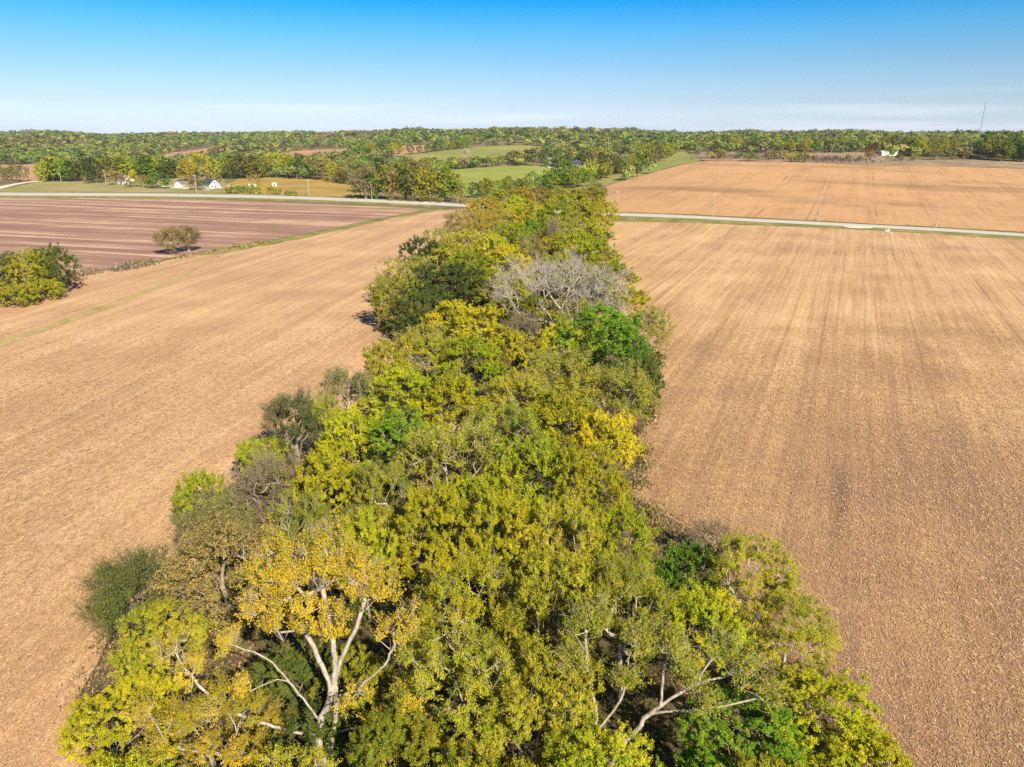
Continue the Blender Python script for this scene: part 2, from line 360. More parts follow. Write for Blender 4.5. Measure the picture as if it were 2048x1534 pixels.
GAIN = {'yellowgreen': 1.75, 'yellow': 1.5, 'gold': 1.22, 'green': 1.7, 'darkgreen': 1.55, 'olive': 1.72, 'tan': 1.35, 'greygreen': 1.3, 'brown': 1.25, 'red': 1.3}
PAL = {k: [tuple(min(0.75, c*GAIN[k]) for c in col) for col in v] for k, v in PAL.items()}
for k, v in PAL.items(): M['leaf_'+k] = leaf_mat('leaves_'+k, v)

# ------------------------------------------------------------------ terrain and fields
def build_terrain():
    az = np.concatenate([np.linspace(-50, 50, 181), np.linspace(55, 305, 51)]); az = np.radians(az)
    r = np.concatenate([[0.0], np.arange(10, 300, 10), np.arange(300, 1300, 14), np.geomspace(1310, 5600, 50)])
    A, Rr = np.meshgrid(az, r); X, Y = Rr*np.sin(A), Rr*np.cos(A)
    Z = ground(X, Y)-0.06-0.02*np.clip((Rr-400)/400, 0, 8)
    V = np.stack([X, Y, Z], -1).reshape(-1, 3); na = len(az)
    F = []
    for i in range(len(r)-1):
        for j in range(na):
            j2 = (j+1) % na
            F.append((i*na+j, (i+1)*na+j, (i+1)*na+j2, i*na+j2))
    F = np.array(F)[:, ::-1]
    tag(link('ground', mesh_np('ground', V, F, M['ground'], True)), kind='structure')
build_terrain()

def smooth_line(pts, step):
    pts = np.array(pts, float); d = np.r_[0, np.cumsum(np.linalg.norm(np.diff(pts, axis=0), axis=1))]
    n = max(2, int(d[-1]/step)+1); t = np.linspace(0, d[-1], n)
    return np.stack([np.interp(t, d, pts[:, k]) for k in range(2)], -1)
SHEETS = {}
def drape(name, pxs, res, off, mat, jitter=0.0, world_pts=None):
    w = np.array(world_pts, float) if world_pts is not None else np.array([at(*p)[:2] for p in pxs])
    loop = smooth_line(np.vstack([w, w[:1]]), res)[:-1]
    if jitter:
        nrm = np.roll(loop, -1, 0)-np.roll(loop, 1, 0); nrm = np.stack([-nrm[:, 1], nrm[:, 0]], -1); nrm /= np.linalg.norm(nrm, axis=1)[:, None]+1e-9
        k = rng.normal(0, 1, len(loop)); k = (k+np.roll(k, 1)+np.roll(k, 2))/2
        loop = loop+nrm*(jitter*k)[:, None]
    SHEETS[name+str(len(SHEETS))] = loop
    x0, y0 = loop.min(0); x1, y1 = loop.max(0)
    flat = bool(np.all(np.abs(ground(*np.meshgrid(np.linspace(x0, x1, 12), np.linspace(y0, y1, 12)))) < 0.002))
    gr = max(res, 9.0) if not flat else 1e9
    pts = [Vector(p) for p in loop]; nb = len(pts)
    if gr < 1e8:
        gx, gy = np.meshgrid(np.arange(x0+gr/2, x1, gr), np.arange(y0+gr/2, y1, gr)); g = np.stack([gx.ravel(), gy.ravel()], -1)
        g = g[inside(g, loop)]
        pts += [Vector(p) for p in g]
    v, e, f, _, _, _ = geometry.delaunay_2d_cdt(pts, [], [list(range(nb))], 1, 1e-4)
    V = np.array([(p.x, p.y) for p in v]); Z = ground(V[:, 0], V[:, 1])+off
    F = np.array([list(t) for t in f])
    a, b_, c = V[F[:, 0]], V[F[:, 1]], V[F[:, 2]]
    neg = ((b_-a)[:, 0]*(c-a)[:, 1]-(b_-a)[:, 1]*(c-a)[:, 0]) < 0
    F[neg] = F[neg][:, ::-1]
    return tag(link(name, mesh_np(name, np.column_stack([V, Z]), F, mat, True)), kind='structure')
def inside(p, loop):
    p = np.asarray(p, float); x, y = p[:, 0], p[:, 1]; r = np.zeros(len(p), bool)
    x1, y1 = loop[:, 0], loop[:, 1]; x2, y2 = np.roll(x1, -1), np.roll(y1, -1)
    for a, b_, c, d in zip(x1, y1, x2, y2):
        if b_ == d: continue
        m = ((b_ > y) != (d > y)) & (x < (c-a)*(y-b_)/(d-b_)+a); r ^= m
    return r

FIELD_R = [(1110, 452), (1225, 442), (1440, 447), (1640, 455), (1760, 461), (1900, 469.5), (2048, 479.5), (2500, 508), (2900, 1000), (2900, 1750), (1500, 1800), (1300, 1250), (1230, 1000), (1180, 760), (1150, 600)]
FIELD_L = [(930, 418), (870, 421), (700, 451), (600, 471), (500, 489), (400, 506), (300, 528), (160, 549), (0, 601), (-500, 760), (-900, 1100), (-900, 1750), (450, 1800), (520, 1250), (620, 1000), (800, 780), (830, 650), (870, 520), (930, 450)]
TILLED = [(-700, 398), (0, 395), (300, 397), (500, 402), (700, 410.5), (855, 418.5), (700, 449), (600, 469), (500, 487), (400, 504), (300, 526), (160, 547), (0, 599), (-500, 758)]
d_ = at(420, 480)-at(0, 460); TILL_AZ = math.atan2(d_[0], d_[1])
M['tilled'] = stubble_mat('tilled_soil', (0.265, 0.15, 0.10), (0.395, 0.235, 0.155), (0.62, 0.40, 0.25), TILL_AZ, 0.0, 1.25, row_w=9.0)
drape('stubble_field', FIELD_R, 4.0, 0.0, M['stub_r'], 0.3)
drape('stubble_field', FIELD_L, 4.0, 0.0, M['stub_l'], 0.3)
drape('tilled_field', TILLED, 4.0, 0.03, M['tilled'], 0.4)
FAR = [(1170, 420), (1180, 392), (1210, 372), (1290, 350), (1370, 328), (1405, 322.5), (1500, 323), (1620, 325), (1740, 331), (1900, 333), (2048, 338), (2500, 352), (2500, 496), (2048, 464), (1640, 441.5), (1225, 424.5)]
drape('bean_field', FAR, 6.0, 0.05, M['far_f'], 0.8)
drape('grass_waterway', [(1130, 376), (1170, 364), (1230, 348), (1290, 331), (1340, 313), (1362, 300), (1385, 300), (1390, 312), (1405, 321), (1370, 327), (1290, 349), (1210, 371), (1180, 391)], 5.0, 0.07, M['pasture2'], 0.8)
drape('pasture', [(820, 352), (880, 343), (905, 340), (1000, 333), (1070, 331), (1130, 334), (1220, 322), (1240, 332), (1180, 350), (1130, 356), (1090, 372), (1010, 386), (935, 396), (890, 380)], 7.0, 0.08, M['pasture'], 1.0)
drape('pasture', [(735, 322), (800, 312), (905, 300), (960, 293), (1040, 290), (1108, 294), (1090, 306), (1000, 326), (890, 336), (790, 332)], 9.0, 0.1, M['pasture2'], 1.5)
drape('distant_field', [(540, 310), (600, 301), (690, 297), (715, 300), (700, 310), (640, 319), (560, 320)], 9.0, 0.1, M['dirt'], 1.5)
drape('distant_field', [(260, 322), (340, 306), (420, 296), (440, 300), (400, 318), (330, 330)], 9.0, 0.1, M['dirt'], 1.5)
drape('distant_field', [(-200, 332), (0, 330), (78, 328), (90, 345), (82, 363), (0, 362), (-200, 362)], 7.0, 0.1, M['dirt'], 1.0)
drape('distant_field', [(768, 293), (850, 290), (870, 300), (800, 311), (770, 312)], 9.0, 0.1, M['dirt'], 1.5)
drape('meadow', [(440, 386), (455, 368), (480, 358), (540, 354), (620, 355), (700, 364), (735, 385), (745, 397), (640, 393), (540, 389)], 6.0, 0.05, M['meadow'], 0.8)
drape('lawn', [(-300, 385), (0, 379), (80, 364), (200, 364), (335, 364), (345, 352), (440, 352), (455, 368), (440, 387), (300, 386.5), (0, 385.5)], 6.0, 0.04, M['lawn'], 0.6)
drape('weedy_slope', [(1395, 313), (1400, 298), (1500, 300), (1760, 306), (1770, 320), (2048, 322), (2300, 326), (2300, 346), (2048, 337.6), (1900, 332.6), (1740, 330.6), (1620, 324.6), (1405, 322)], 7.0, 0.09, M['weeds'], 1.2)

# roads: sheets laid on the land, between two edges
def strip_sheet(name, edge, mat, off, step=6.0, rag=0.0):
    a = smooth_line([at(x, y0)[:2] for x, y0, y1 in edge], step); b_ = smooth_line([at(x, y1)[:2] for x, y0, y1 in edge], step)
    n = max(len(a), len(b_)); rs = lambda p: np.stack([np.interp(np.linspace(0, 1, n), np.linspace(0, 1, len(p)), p[:, k]) for k in range(2)], -1)
    a, b_ = rs(a), rs(b_)
    if rag:
        for q in (a, b_):
            k = rng.normal(0, 1, (len(q), 2)); q += rag*(k+np.roll(k, 1, 0))*0.7
    m1, m2 = a*0.67+b_*0.33, a*0.33+b_*0.67
    cols = [a, m1, m2, b_]; V = np.concatenate([np.column_stack([c, ground(c[:, 0], c[:, 1])+off+(0.05 if i in (1, 2) else 0)]) for i, c in enumerate(cols)])
    F = [(k*n+i, (k+1)*n+i, (k+1)*n+i+1, k*n+i+1) for k in range(3) for i in range(n-1)]
    return tag(link(name, mesh_np(name, V, np.array(F), mat, True)), kind='structure')
def edge(pts, up, dn): return [(x, y-up, y+dn) for x, y in pts]
ROAD = [(-500, 389), (-200, 388.4), (0, 388.2), (300, 389.7), (500, 393), (620, 396.5), (740, 401.5), (860, 407.5), (945, 412), (1100, 421), (1225, 429), (1440, 437.5), (1640, 447.4), (1760, 453.5), (1900, 461), (2048, 470.5), (2500, 500)]
strip_sheet('grass_verge', edge(ROAD, 5.5, 7.5)[:8], M['verge'], 0.05, 2.5, 0.55)
strip_sheet('grass_verge', [(945, 407, 420), (1100, 415, 432), (1225, 423.5, 443), (1440, 433.5, 447.5), (1640, 443.5, 455.5), (1760, 450, 461.5), (1900, 457.5, 470), (2048, 466.5, 480), (2500, 495, 508)], M['verge'], 0.055, 2.5, 0.55)
strip_sheet('county_road', edge(ROAD, 2.9, 3.0), M['road'], 0.10)
strip_sheet('field_entrance', [(1686, 451.5, 453.0), (1698, 452, 455.8), (1722, 453, 457.3), (1745, 454, 456.6)], M['gravel'], 0.13, 2.0)
strip_sheet('side_road', [(-300, 392, 403), (-120, 380, 388), (0, 373, 378.5), (30, 367, 370.5), (55, 363.2, 365.6), (85, 361.8, 363.4)], M['gravel'], 0.12, 4.0)
strip_sheet('driveway', [(322, 371.8, 373.6), (345, 373.6, 376.0), (370, 375.3, 377.6), (400, 377.0, 379.0), (418, 378.6, 381.5)], M['gravel'], 0.12, 3.0)
strip_sheet('driveway', [(1092, 330.5, 332), (1102, 334.5, 336.5), (1118, 338.5, 340.5), (1134, 342, 344.5)], M['gravel'], 0.14, 3.0)
strip_sheet('field_entrance', [(845, 404.5, 407), (868, 401.5, 406), (890, 405.5, 409)], M['gravel'], 0.13, 3.0)
# grass strips between the left hand fields
strip_sheet('grass_strip', [(885, 416.5, 420.5), (800, 429, 434), (700, 449, 456), (600, 470, 478), (500, 488, 497), (440, 499, 508), (390, 508, 510.5)], M['verge'], 0.045, 2.5, 0.55)
strip_sheet('grass_strip', [(440, 510, 512), (340, 563, 571), (240, 597, 607), (100, 647, 659), (0, 681, 695), (-300, 787, 806)], M['strip'], 0.045, 2.5, 0.22)

# ------------------------------------------------------------------ trees: templates
def frusta(A, B, ra, rb, k):
    A, B = np.asarray(A, float), np.asarray(B, float); d = B-A; d /= np.linalg.norm(d, axis=1)[:, None]+1e-9
    ref = np.where(np.abs(d[:, 2:3]) < 0.9, [[0, 0, 1.0]], [[1.0, 0, 0]]); u = np.cross(d, ref); u /= np.linalg.norm(u, axis=1)[:, None]; w = np.cross(d, u)
    t = np.arange(k)*2*np.pi/k; c, s = np.cos(t), np.sin(t)
    ring = u[:, None]*c[None, :, None]+w[:, None]*s[None, :, None]
    V = np.concatenate([A[:, None]+ring*np.asarray(ra)[:, None, None], B[:, None]+ring*np.asarray(rb)[:, None, None]], 1).reshape(-1, 3)
    i = np.arange(k); q = np.stack([i, i+k, (i+1) % k+k, (i+1) % k], -1)
    F = (q[None]+(np.arange(len(A))*2*k)[:, None, None]).reshape(-1, 4)
    return V, F
def leaves(P, size, r, up=0.45, ctr=None, outw=0.7):
    n = len(P); nr = r.normal(0, 1, (n, 3)); nr[:, 2] += up*1.6
    if ctr is not None:
        o = P-ctr; nr += outw*o/(np.linalg.norm(o, axis=1)[:, None]+1e-9)
    nr /= np.linalg.norm(nr, axis=1)[:, None]
    a = np.cross(nr, r.normal(0, 1, (n, 3))); a /= np.linalg.norm(a, axis=1)[:, None]+1e-9; b_ = np.cross(nr, a)
    s = size*np.exp(r.normal(0, 0.25, n))[:, None]
    V = np.stack([P-a*s*0.52+b_*s*0.44, P+a*s*0.70+nr*s*0.1, P-a*s*0.52-b_*s*0.44], 1).reshape(-1, 3)
    return V, np.arange(3*n).reshape(-1, 3)
def make_template(seed, H=12.0, R=5.0, base=0.3, lobes=11, clumps=230, per=110, leaf=0.16, cr=0.75, twigs=5, stems=1, trunk_r=0.2,
                  lobe_r=0.42, fill=1.0, bare=False, flat=1.0, droop=0.0, twig_r=0.012, spread=1.0, limb_gain=0.66, seg=0.8, ctmin=-0.75, qmax=0.74, steep=0.45, custom=None, wob=0.24, ttop=None, limbs=None):
    r = np.random.default_rng(seed)
    zc, hz = H*(1+base)/2, H*(1-base)/2
    # lobes on an egg shaped crown
    L, LR = [], []
    for i in range(lobes):
        ph = 2.4*i+r.uniform(-0.4, 0.4); ct = 1-(1-ctmin)*(i+0.5)/lobes; ct = np.clip(ct+r.uniform(-.12, .12), -0.95, 0.97); st = math.sqrt(1-ct*ct)
        q = r.uniform(0.55, qmax)
        L.append((R*q*st*math.cos(ph)*spread, R*q*st*math.sin(ph)*spread, zc+hz*q*ct*flat)); LR.append(lobe_r*R*r.uniform(0.75, 1.2))
    if custom is not None: L = [c[:3] for c in custom]; LR = [c[3] for c in custom]; lobes = len(custom)
    L, LR = np.array(L), np.array(LR)
    nodes = [np.zeros(3)]; par = [-1]
    trunk_ids = []
    for pl in (limbs or []):
        pl = np.array(pl, float); dd = np.r_[0, np.cumsum(np.linalg.norm(np.diff(pl, axis=0), axis=1))]
        p = 0 if len(nodes) == 1 else int(np.argmin(np.linalg.norm(np.array(nodes)-pl[0], axis=1))); tt = np.linspace(0, dd[-1], max(3, int(dd[-1]/0.45)))
        q = np.stack([np.interp(tt, dd, pl[:, k]) for k in range(3)], -1); ker = np.array([1, 2, 1.0])/4
        for _ in range(3): q[1:-1] = q[:-2]*0.25+q[1:-1]*0.5+q[2:]*0.25
        q[1:-1] += r.normal(0, 0.035, (len(q)-2, 3))
        for k in range(1, len(q)): nodes.append(q[k]); par.append(p); p = len(nodes)-1; trunk_ids.append(p)
    for s in range(0 if limbs else stems):
        lean = r.normal(0, 0.05, 2) if stems == 1 else r.normal(0, 0.22, 2)
        p = 0; top = H*(base+0.38*(1-base)) if stems == 1 else H*(base+0.2)
        if ttop: top = ttop*H
        m = max(4, int(top/seg))
        for i in range(1, m+1):
            z = top*i/m; w = (z/H)**1.3
            nodes.append(np.array([lean[0]*z+r.normal(0, 0.03), lean[1]*z+r.normal(0, 0.03), z])); par.append(p); p = len(nodes)-1; trunk_ids.append(p)
    def path(pid, tgt, jit, sag):
        a = nodes[pid]; d = np.linalg.norm(tgt-a); m = max(1, int(round(d/seg))); p = pid
        ctrl = a*0.5+tgt*0.5+np.array([0, 0, sag*d]); w1, w2 = r.normal(0, jit*0.38, 3), r.normal(0, jit*0.38, 3)
        for i in range(1, m+1):
            t = i/m; q = (1-t)**2*a+2*t*(1-t)*ctrl+t*t*tgt
            q = q+d*(w1*math.sin(math.pi*t)+w2*math.sin(2*math.pi*t)*0.6)
            nodes.append(q); par.append(p); p = len(nodes)-1
        return p
    limb_end = []
    for i in np.argsort(np.linalg.norm(L-np.array([0, 0, H*base]), axis=1)):
        N = np.array([nodes[j] for j in trunk_ids]); d = L[i]-N
        up = d[:, 2]-steep*np.linalg.norm(d[:, :2], axis=1)
        cost = np.linalg.norm(d, axis=1)+np.where(up < 0, -up*2.2, 0)+np.where(N[:, 2] < H*base*0.62, 4.0, 0)
        k = trunk_ids[int(np.argmin(cost))]; n0 = len(nodes)
        path(k, L[i], wob, -0.05 if not bare else -0.1); limb_end.append(list(range(n0, len(nodes))))
        if r.random() < 0.7: trunk_ids += limb_end[-1][:max(1, len(limb_end[-1])*2//3)]
    # clumps in the outer shells of the lobes
    per_l = np.maximum(4, (clumps*LR**2/np.sum(LR**2)).astype(int)); tips = []; li = []
    for j in range(lobes):
        d = r.normal(0, 1, (per_l[j]*3, 3)); d[:, 2] += 0.35; d /= np.linalg.norm(d, axis=1)[:, None]
        o = L[j]-np.array([0, 0, zc-hz*0.3]); o /= np.linalg.norm(o)+1e-9
        d = d[(d@o) > -0.45][:per_l[j]]
        rad = LR[j]*r.uniform(0.35, 1.0, len(d))**0.5*(1+0.18*r.normal(0, 1, len(d)))
        q = L[j]+d*rad[:, None]*np.array([1, 1, 0.85])
        tips.append(q); li += [j]*len(q)
    tips = np.concatenate(tips); li = np.array(li)
    NN = np.array(nodes); tip_ids = []
    order = np.argsort([np.linalg.norm(t-L[j]) for t, j in zip(tips, li)])
    cand = {j: list(limb_end[list(np.argsort(np.linalg.norm(L-np.array([0, 0, H*base]), axis=1))).index(j)]) for j in range(lobes)}
    for i in order:
        c = cand[li[i]]; N = np.array([nodes[k] for k in c]); k = c[int(np.argmin(np.linalg.norm(N-tips[i], axis=1)))]
        n0 = len(nodes); e = path(k, tips[i], 0.30, 0.06-droop); tip_ids.append((i, e)); cand[li[i]] += list(range(n0, len(nodes)))
    N = np.array(nodes); par = np.array(par); cnt = np.zeros(len(N)); hask = np.zeros(len(N), bool); hask[par[1:]] = True
    cnt[~hask] = 1
    for i in range(len(N)-1, 0, -1): cnt[par[i]] += cnt[i]
    rad = cnt**limb_gain; rad *= trunk_r/rad[1]; rad = np.maximum(rad, 0.011)
    A, B = N[par[1:]], N[1:]
    ra = np.minimum(rad[par[1:]], rad[1:]*1.35); rb = rad[1:]
    fl = par[1:] == 0; ra[fl] *= 1.35
    Vt, Ft = frusta(A, B, ra, rb, 6)
    # twigs
    ctr = np.array([0, 0, zc-hz*0.25]); out = tips-ctr; out /= np.linalg.norm(out, axis=1)[:, None]+1e-9
    T = np.repeat(tips, twigs, 0); d = r.normal(0, 0.75, (len(T), 3))+np.repeat(out, twigs, 0)*0.9; d[:, 2] += 0.75-droop*2; d /= np.linalg.norm(d, axis=1)[:, None]
    ln = cr*r.uniform(0.6, 1.5, len(T)); E = T+d*ln[:, None]
    if bare:      # one more generation of fine twigs
        k2 = 4; s0 = T+d*(ln*r.uniform(0.3, 0.9, len(T)))[:, None]; T2 = np.repeat(s0, k2, 0); d2 = np.repeat(d, k2, 0)+r.normal(0, 0.6, (len(T2), 3)); d2 /= np.linalg.norm(d2, axis=1)[:, None]
        E2 = T2+d2*(cr*r.uniform(0.3, 0.9, len(T2)))[:, None]
        Va, Fa = frusta(T, E, np.full(len(T), twig_r*1.5), np.full(len(T), twig_r), 3); Vb, Fb = frusta(T2, E2, np.full(len(T2), twig_r), np.full(len(T2), twig_r*0.6), 3)
        Vw, Fw = np.concatenate([Va, Vb]), np.concatenate([Fa, Fb+len(Va)])
    else: Vw, Fw = frusta(T, E, np.full(len(T), twig_r*1.3), np.full(len(T), twig_r*0.5), 3)
    out_ = {'H': H, 'R': R, 'zc': zc}
    out_['trunk'] = mesh_np('tree_trunk', np.concatenate([Vt, Vw]) if per else Vt, np.concatenate([Ft, Fw+len(Vt)]) if per else Ft, M['bark'], True)
    if not per: out_['crown'] = mesh_np('tree_twigs', Vw, Fw, M['twig'], False)
    else:
        keep = r.random(len(tips)) < fill
        cl = r.random(len(tips)); idx = np.nonzero(np.repeat(keep, twigs))[0]
        n = int(keep.sum()*per); pick = idx[r.integers(0, len(idx), n)]
        t = r.uniform(0.1, 1.08, n)
        P = T[pick]+(E[pick]-T[pick])*t[:, None]+r.normal(0, cr*0.13, (n, 3))
        V, F = leaves(P, leaf, r, 0.4, L[li[pick//twigs]]-np.stack([0*LR, 0*LR, 0.35*LR], -1)[li[pick//twigs]], 1.15)
        lobe_c = r.random(lobes)
        cv = np.clip(0.55*cl[pick//twigs]+0.45*lobe_c[li[pick//twigs]], 0, 1)
        at_ = np.stack([r.random(n), cv, np.clip(P[:, 2]/H, 0, 1)], -1)
        out_['crown'] = mesh_np('tree_crown', V, F, M['leaf_olive'], False, {'lv': np.repeat(at_, 3, 0)})
    out_['name'] = 'crown' if per else 'twigs'
    return out_

TPL = {
 'round_a': make_template(11, 12, 5.2, 0.16, 14, 290, 140, 0.125, 0.62, lobe_r=0.38),
 'round_b': make_template(12, 12, 5.2, 0.18, 12, 280, 145, 0.125, 0.64, lobe_r=0.41),
 'round_c': make_template(13, 12, 5.2, 0.15, 16, 300, 130, 0.125, 0.6, lobe_r=0.33, stems=2),
 'tall_a': make_template(14, 14, 4.0, 0.2, 13, 240, 140, 0.125, 0.66, lobe_r=0.44),
 'tall_b': make_template(15, 14, 4.0, 0.2, 11, 220, 140, 0.125, 0.7, lobe_r=0.48, stems=2),
 'loose_a': make_template(16, 13, 5.5, 0.22, 12, 250, 115, 0.12, 0.85, 7, fill=0.9, trunk_r=0.22),
 'loose_b': make_template(17, 13, 5.5, 0.24, 11, 240, 115, 0.12, 0.88, 7, fill=0.88, stems=2, trunk_r=0.18),
 'twiggy_a': make_template(18, 11, 5.0, 0.15, 11, 270, 105, 0.115, 0.95, 8, stems=3, trunk_r=0.12, fill=0.8, twig_r=0.013),
 'twiggy_b': make_template(19, 11, 5.0, 0.15, 12, 290, 30, 0.10, 1.05, 10, stems=4, trunk_r=0.11, fill=0.7, twig_r=0.013),
 'feather': make_template(20, 9, 4.5, 0.12, 18, 260, 150, 0.085, 1.3, 7, stems=4, trunk_r=0.1, lobe_r=0.30, qmax=0.82),
 'shrub': make_template(21, 5, 3.2, 0.05, 12, 170, 150, 0.10, 0.55, 5, stems=4, trunk_r=0.06, lobe_r=0.45),
 'bare': make_template(22, 18, 13.0, 0.10, 18, 330, 0, 0, 1.3, 5, stems=3, trunk_r=0.30, bare=True, flat=1.0, lobe_r=0.24, limb_gain=0.58, twig_r=0.013, ctmin=0.0, qmax=0.85, seg=1.0, steep=0.8),
 'dome': make_template(46, 11, 5.5, 0.02, 16, 330, 130, 0.125, 0.66, 5, stems=3, trunk_r=0.12, lobe_r=0.42, ctmin=-0.95, qmax=0.8),
 # nearest trees: leaves at their own size
 'round_a_n': make_template(41, 12, 5.2, 0.14, 17, 330, 250, 0.088, 0.56, lobe_r=0.34),
 'round_b_n': make_template(42, 12, 5.2, 0.16, 14, 330, 250, 0.088, 0.58, lobe_r=0.37),
 'round_c_n': make_template(43, 12, 5.2, 0.14, 19, 340, 230, 0.088, 0.56, lobe_r=0.31, stems=2),
 'loose_a_n': make_template(44, 13, 5.5, 0.18, 15, 300, 210, 0.086, 0.68, 7, fill=0.88, trunk_r=0.22, lobe_r=0.32),
 'loose_b_n': make_template(45, 13, 5.5, 0.20, 14, 290, 210, 0.086, 0.7, 7, fill=0.85, stems=2, trunk_r=0.18, lobe_r=0.33),
 # smaller in the picture: fewer, larger leaves
 'far_a': make_template(31, 13, 5.0, 0.02, 13, 210, 42, 0.31, 0.75, 2, lobe_r=0.42, seg=1.6, ctmin=-0.97, qmax=0.8, trunk_r=0.16),
 'far_b': make_template(32, 13, 5.0, 0.03, 11, 200, 44, 0.31, 0.75, 2, lobe_r=0.46, seg=1.6, ctmin=-0.97, qmax=0.8, trunk_r=0.16),
 'far_c': make_template(33, 15, 4.2, 0.03, 13, 200, 44, 0.31, 0.75, 2, lobe_r=0.46, seg=1.6, ctmin=-0.97, qmax=0.8, trunk_r=0.16),
 'far_d': make_template(34, 12, 5.0, 0.1, 11, 160, 34, 0.29, 0.85, 4, lobe_r=0.44, seg=1.6, trunk_r=0.18, twig_r=0.025, ctmin=-0.9),
 'far_twig': make_template(35, 11, 4.5, 0.1, 11, 140, 22, 0.26, 1.0, 9, stems=3, lobe_r=0.44, seg=1.6, twig_r=0.035, trunk_r=0.14),
 'far_shrub': make_template(36, 4, 3.2, 0.03, 8, 80, 36, 0.27, 0.6, 2, stems=3, lobe_r=0.5, seg=1.0, trunk_r=0.06),
 'far_bare': make_template(37, 11, 3.5, 0.25, 8, 80, 0, 0, 1.2, 4, lobe_r=0.4, seg=1.6, twig_r=0.04, trunk_r=0.2, bare=True),
}
def lobes_at(base, pts): return [tuple(at_z(x, y, z)-base)+(r,) for x, y, z, r in pts]
def limb_at(base, pts): return [tuple(at_z(x, y, z)-base) for x, y, z in pts]
COTTON_BASE = at(644, 1578)
TPL['cotton'] = make_template(23, 17, 8.5, 0.1, 20, 430, 150, 0.092, 0.75, 7, trunk_r=0.34, fill=0.82, limb_gain=0.5, steep=0.1, wob=0.2, limbs=[limb_at(COTTON_BASE, q) for q in (
  [(644, 1578, 0), (647, 1525, 2.2), (634, 1465, 4.6), (645, 1425, 6.2), (668, 1388, 7.6), (640, 1320, 9.8), (599, 1239, 12.2), (575, 1180, 13.8)],
  [(646, 1540, 1.6), (664, 1480, 4.0), (672, 1420, 6.4), (671, 1350, 8.8), (690, 1293, 10.6), (713, 1254, 11.9), (730, 1195, 13.6)],
  [(664, 1380, 7.8), (672, 1300, 10.6), (650, 1210, 13.2), (640, 1140, 14.8)],
  [(636, 1468, 4.4), (605, 1466, 4.7), (553, 1456, 5.4), (530, 1445, 6.0), (454, 1418, 7.2), (400, 1372, 8.8), (360, 1320, 10.6)],
  [(640, 1440, 5.6), (603, 1391, 7.5), (553, 1330, 9.6), (523, 1304, 10.2), (473, 1290, 10.6)],
  [(646, 1530, 2.0), (590, 1524, 3.4), (550, 1518, 4.0), (470, 1512, 4.6), (416, 1504, 5.2), (340, 1492, 6.2)],
  [(668, 1462, 4.8), (715, 1452, 5.2), (759, 1445, 5.8), (805, 1405, 7.4)],
  [(671, 1400, 7.2), (720, 1370, 8.4), (770, 1330, 10.2), (790, 1290, 11.4)])], custom=lobes_at(COTTON_BASE, [
  (560, 1135, 15, 2.2), (640, 1115, 15.6, 2.1), (705, 1165, 14.6, 1.9), (610, 1190, 14.2, 2.0), (540, 1200, 13.4, 1.6), (660, 1250, 12.6, 1.2), (748, 1180, 14, 1.5), (785, 1265, 12, 1.3), (560, 1262, 12.2, 1.2),
  (460, 1285, 11, 1.0), (385, 1345, 10, 1.1), (350, 1300, 11, 1.0), (500, 1380, 9, 0.8), (425, 1425, 7.8, 1.0), (330, 1480, 6.8, 1.2), (300, 1430, 7.6, 0.9), (700, 1400, 9, 0.8), (805, 1390, 8.2, 1.0), (740, 1440, 6.6, 0.8), (500, 1500, 5.6, 0.9), (420, 1495, 6.0, 0.9)]))
LIMBY_BASE = at(1226, 1562)
TPL['limby'] = make_template(24, 14, 7.5, 0.1, 13, 230, 120, 0.09, 0.9, 6, trunk_r=0.22, fill=0.85, limb_gain=0.5, steep=0.1, wob=0.2, limbs=[limb_at(LIMBY_BASE, q) for q in (
  [(1226, 1562, 0), (1211, 1502, 2.6), (1188, 1471, 3.9), (1196, 1426, 5.7), (1186, 1388, 7.0), (1173, 1331, 9.0), (1171, 1273, 10.8)],
  [(1222, 1530, 1.4), (1240, 1490, 3.1), (1268, 1464, 4.2), (1295, 1426, 5.6), (1333, 1399, 6.8), (1394, 1365, 8.0), (1460, 1345, 8.8)],
  [(1196, 1455, 4.6), (1222, 1425, 5.6), (1241, 1403, 6.5), (1253, 1350, 8.5), (1262, 1300, 10.2)],
  [(1188, 1471, 3.9), (1165, 1452, 4.6), (1150, 1438, 5.2)],
  [(1323, 1404, 6.6), (1325, 1346, 8.7), (1337, 1304, 10.2)],
  [(1394, 1365, 8.0), (1410, 1330, 9.4), (1430, 1310, 10.0)],
  [(1300, 1422, 5.8), (1370, 1420, 6.4), (1440, 1412, 7.0), (1510, 1395, 7.6)])], custom=lobes_at(LIMBY_BASE, [
  (1172, 1262, 11.4, 1.1), (1200, 1240, 11.8, 1.0), (1150, 1335, 9.4, 0.9), (1264, 1290, 10.8, 1.0), (1337, 1295, 10.6, 1.1), (1360, 1340, 9.2, 0.9), (1432, 1305, 10.2, 1.0), (1470, 1342, 9.0, 1.1), (1515, 1390, 7.8, 0.9), (1400, 1405, 7.4, 0.8), (1148, 1432, 5.8, 0.8), (1250, 1360, 8.6, 0.8)]))
TREES = []      # (empty, palette, form) for labels
def plant(kind, loc, R, H, pal, rz, label, group, cat='tree', name=None, bark=None, zoff=-0.1):
    t = TPL[kind]; o = empty(name or ('tree' if cat == 'tree' else 'shrub'), (loc[0], loc[1], loc[2]+zoff), rz)
    s = R/t['R']; o.scale = (s, s, H/t['H'])
    a = link('trunk', t['trunk'], o); c = link(t['name'], t['crown'], o)
    a.material_slots[0].link = 'OBJECT'; a.material_slots[0].material = M[bark or 'bark']
    if t['name'] == 'crown': c.material_slots[0].link = 'OBJECT'; c.material_slots[0].material = M['leaf_'+pal]
    tag(o, label, cat, group)
    return o
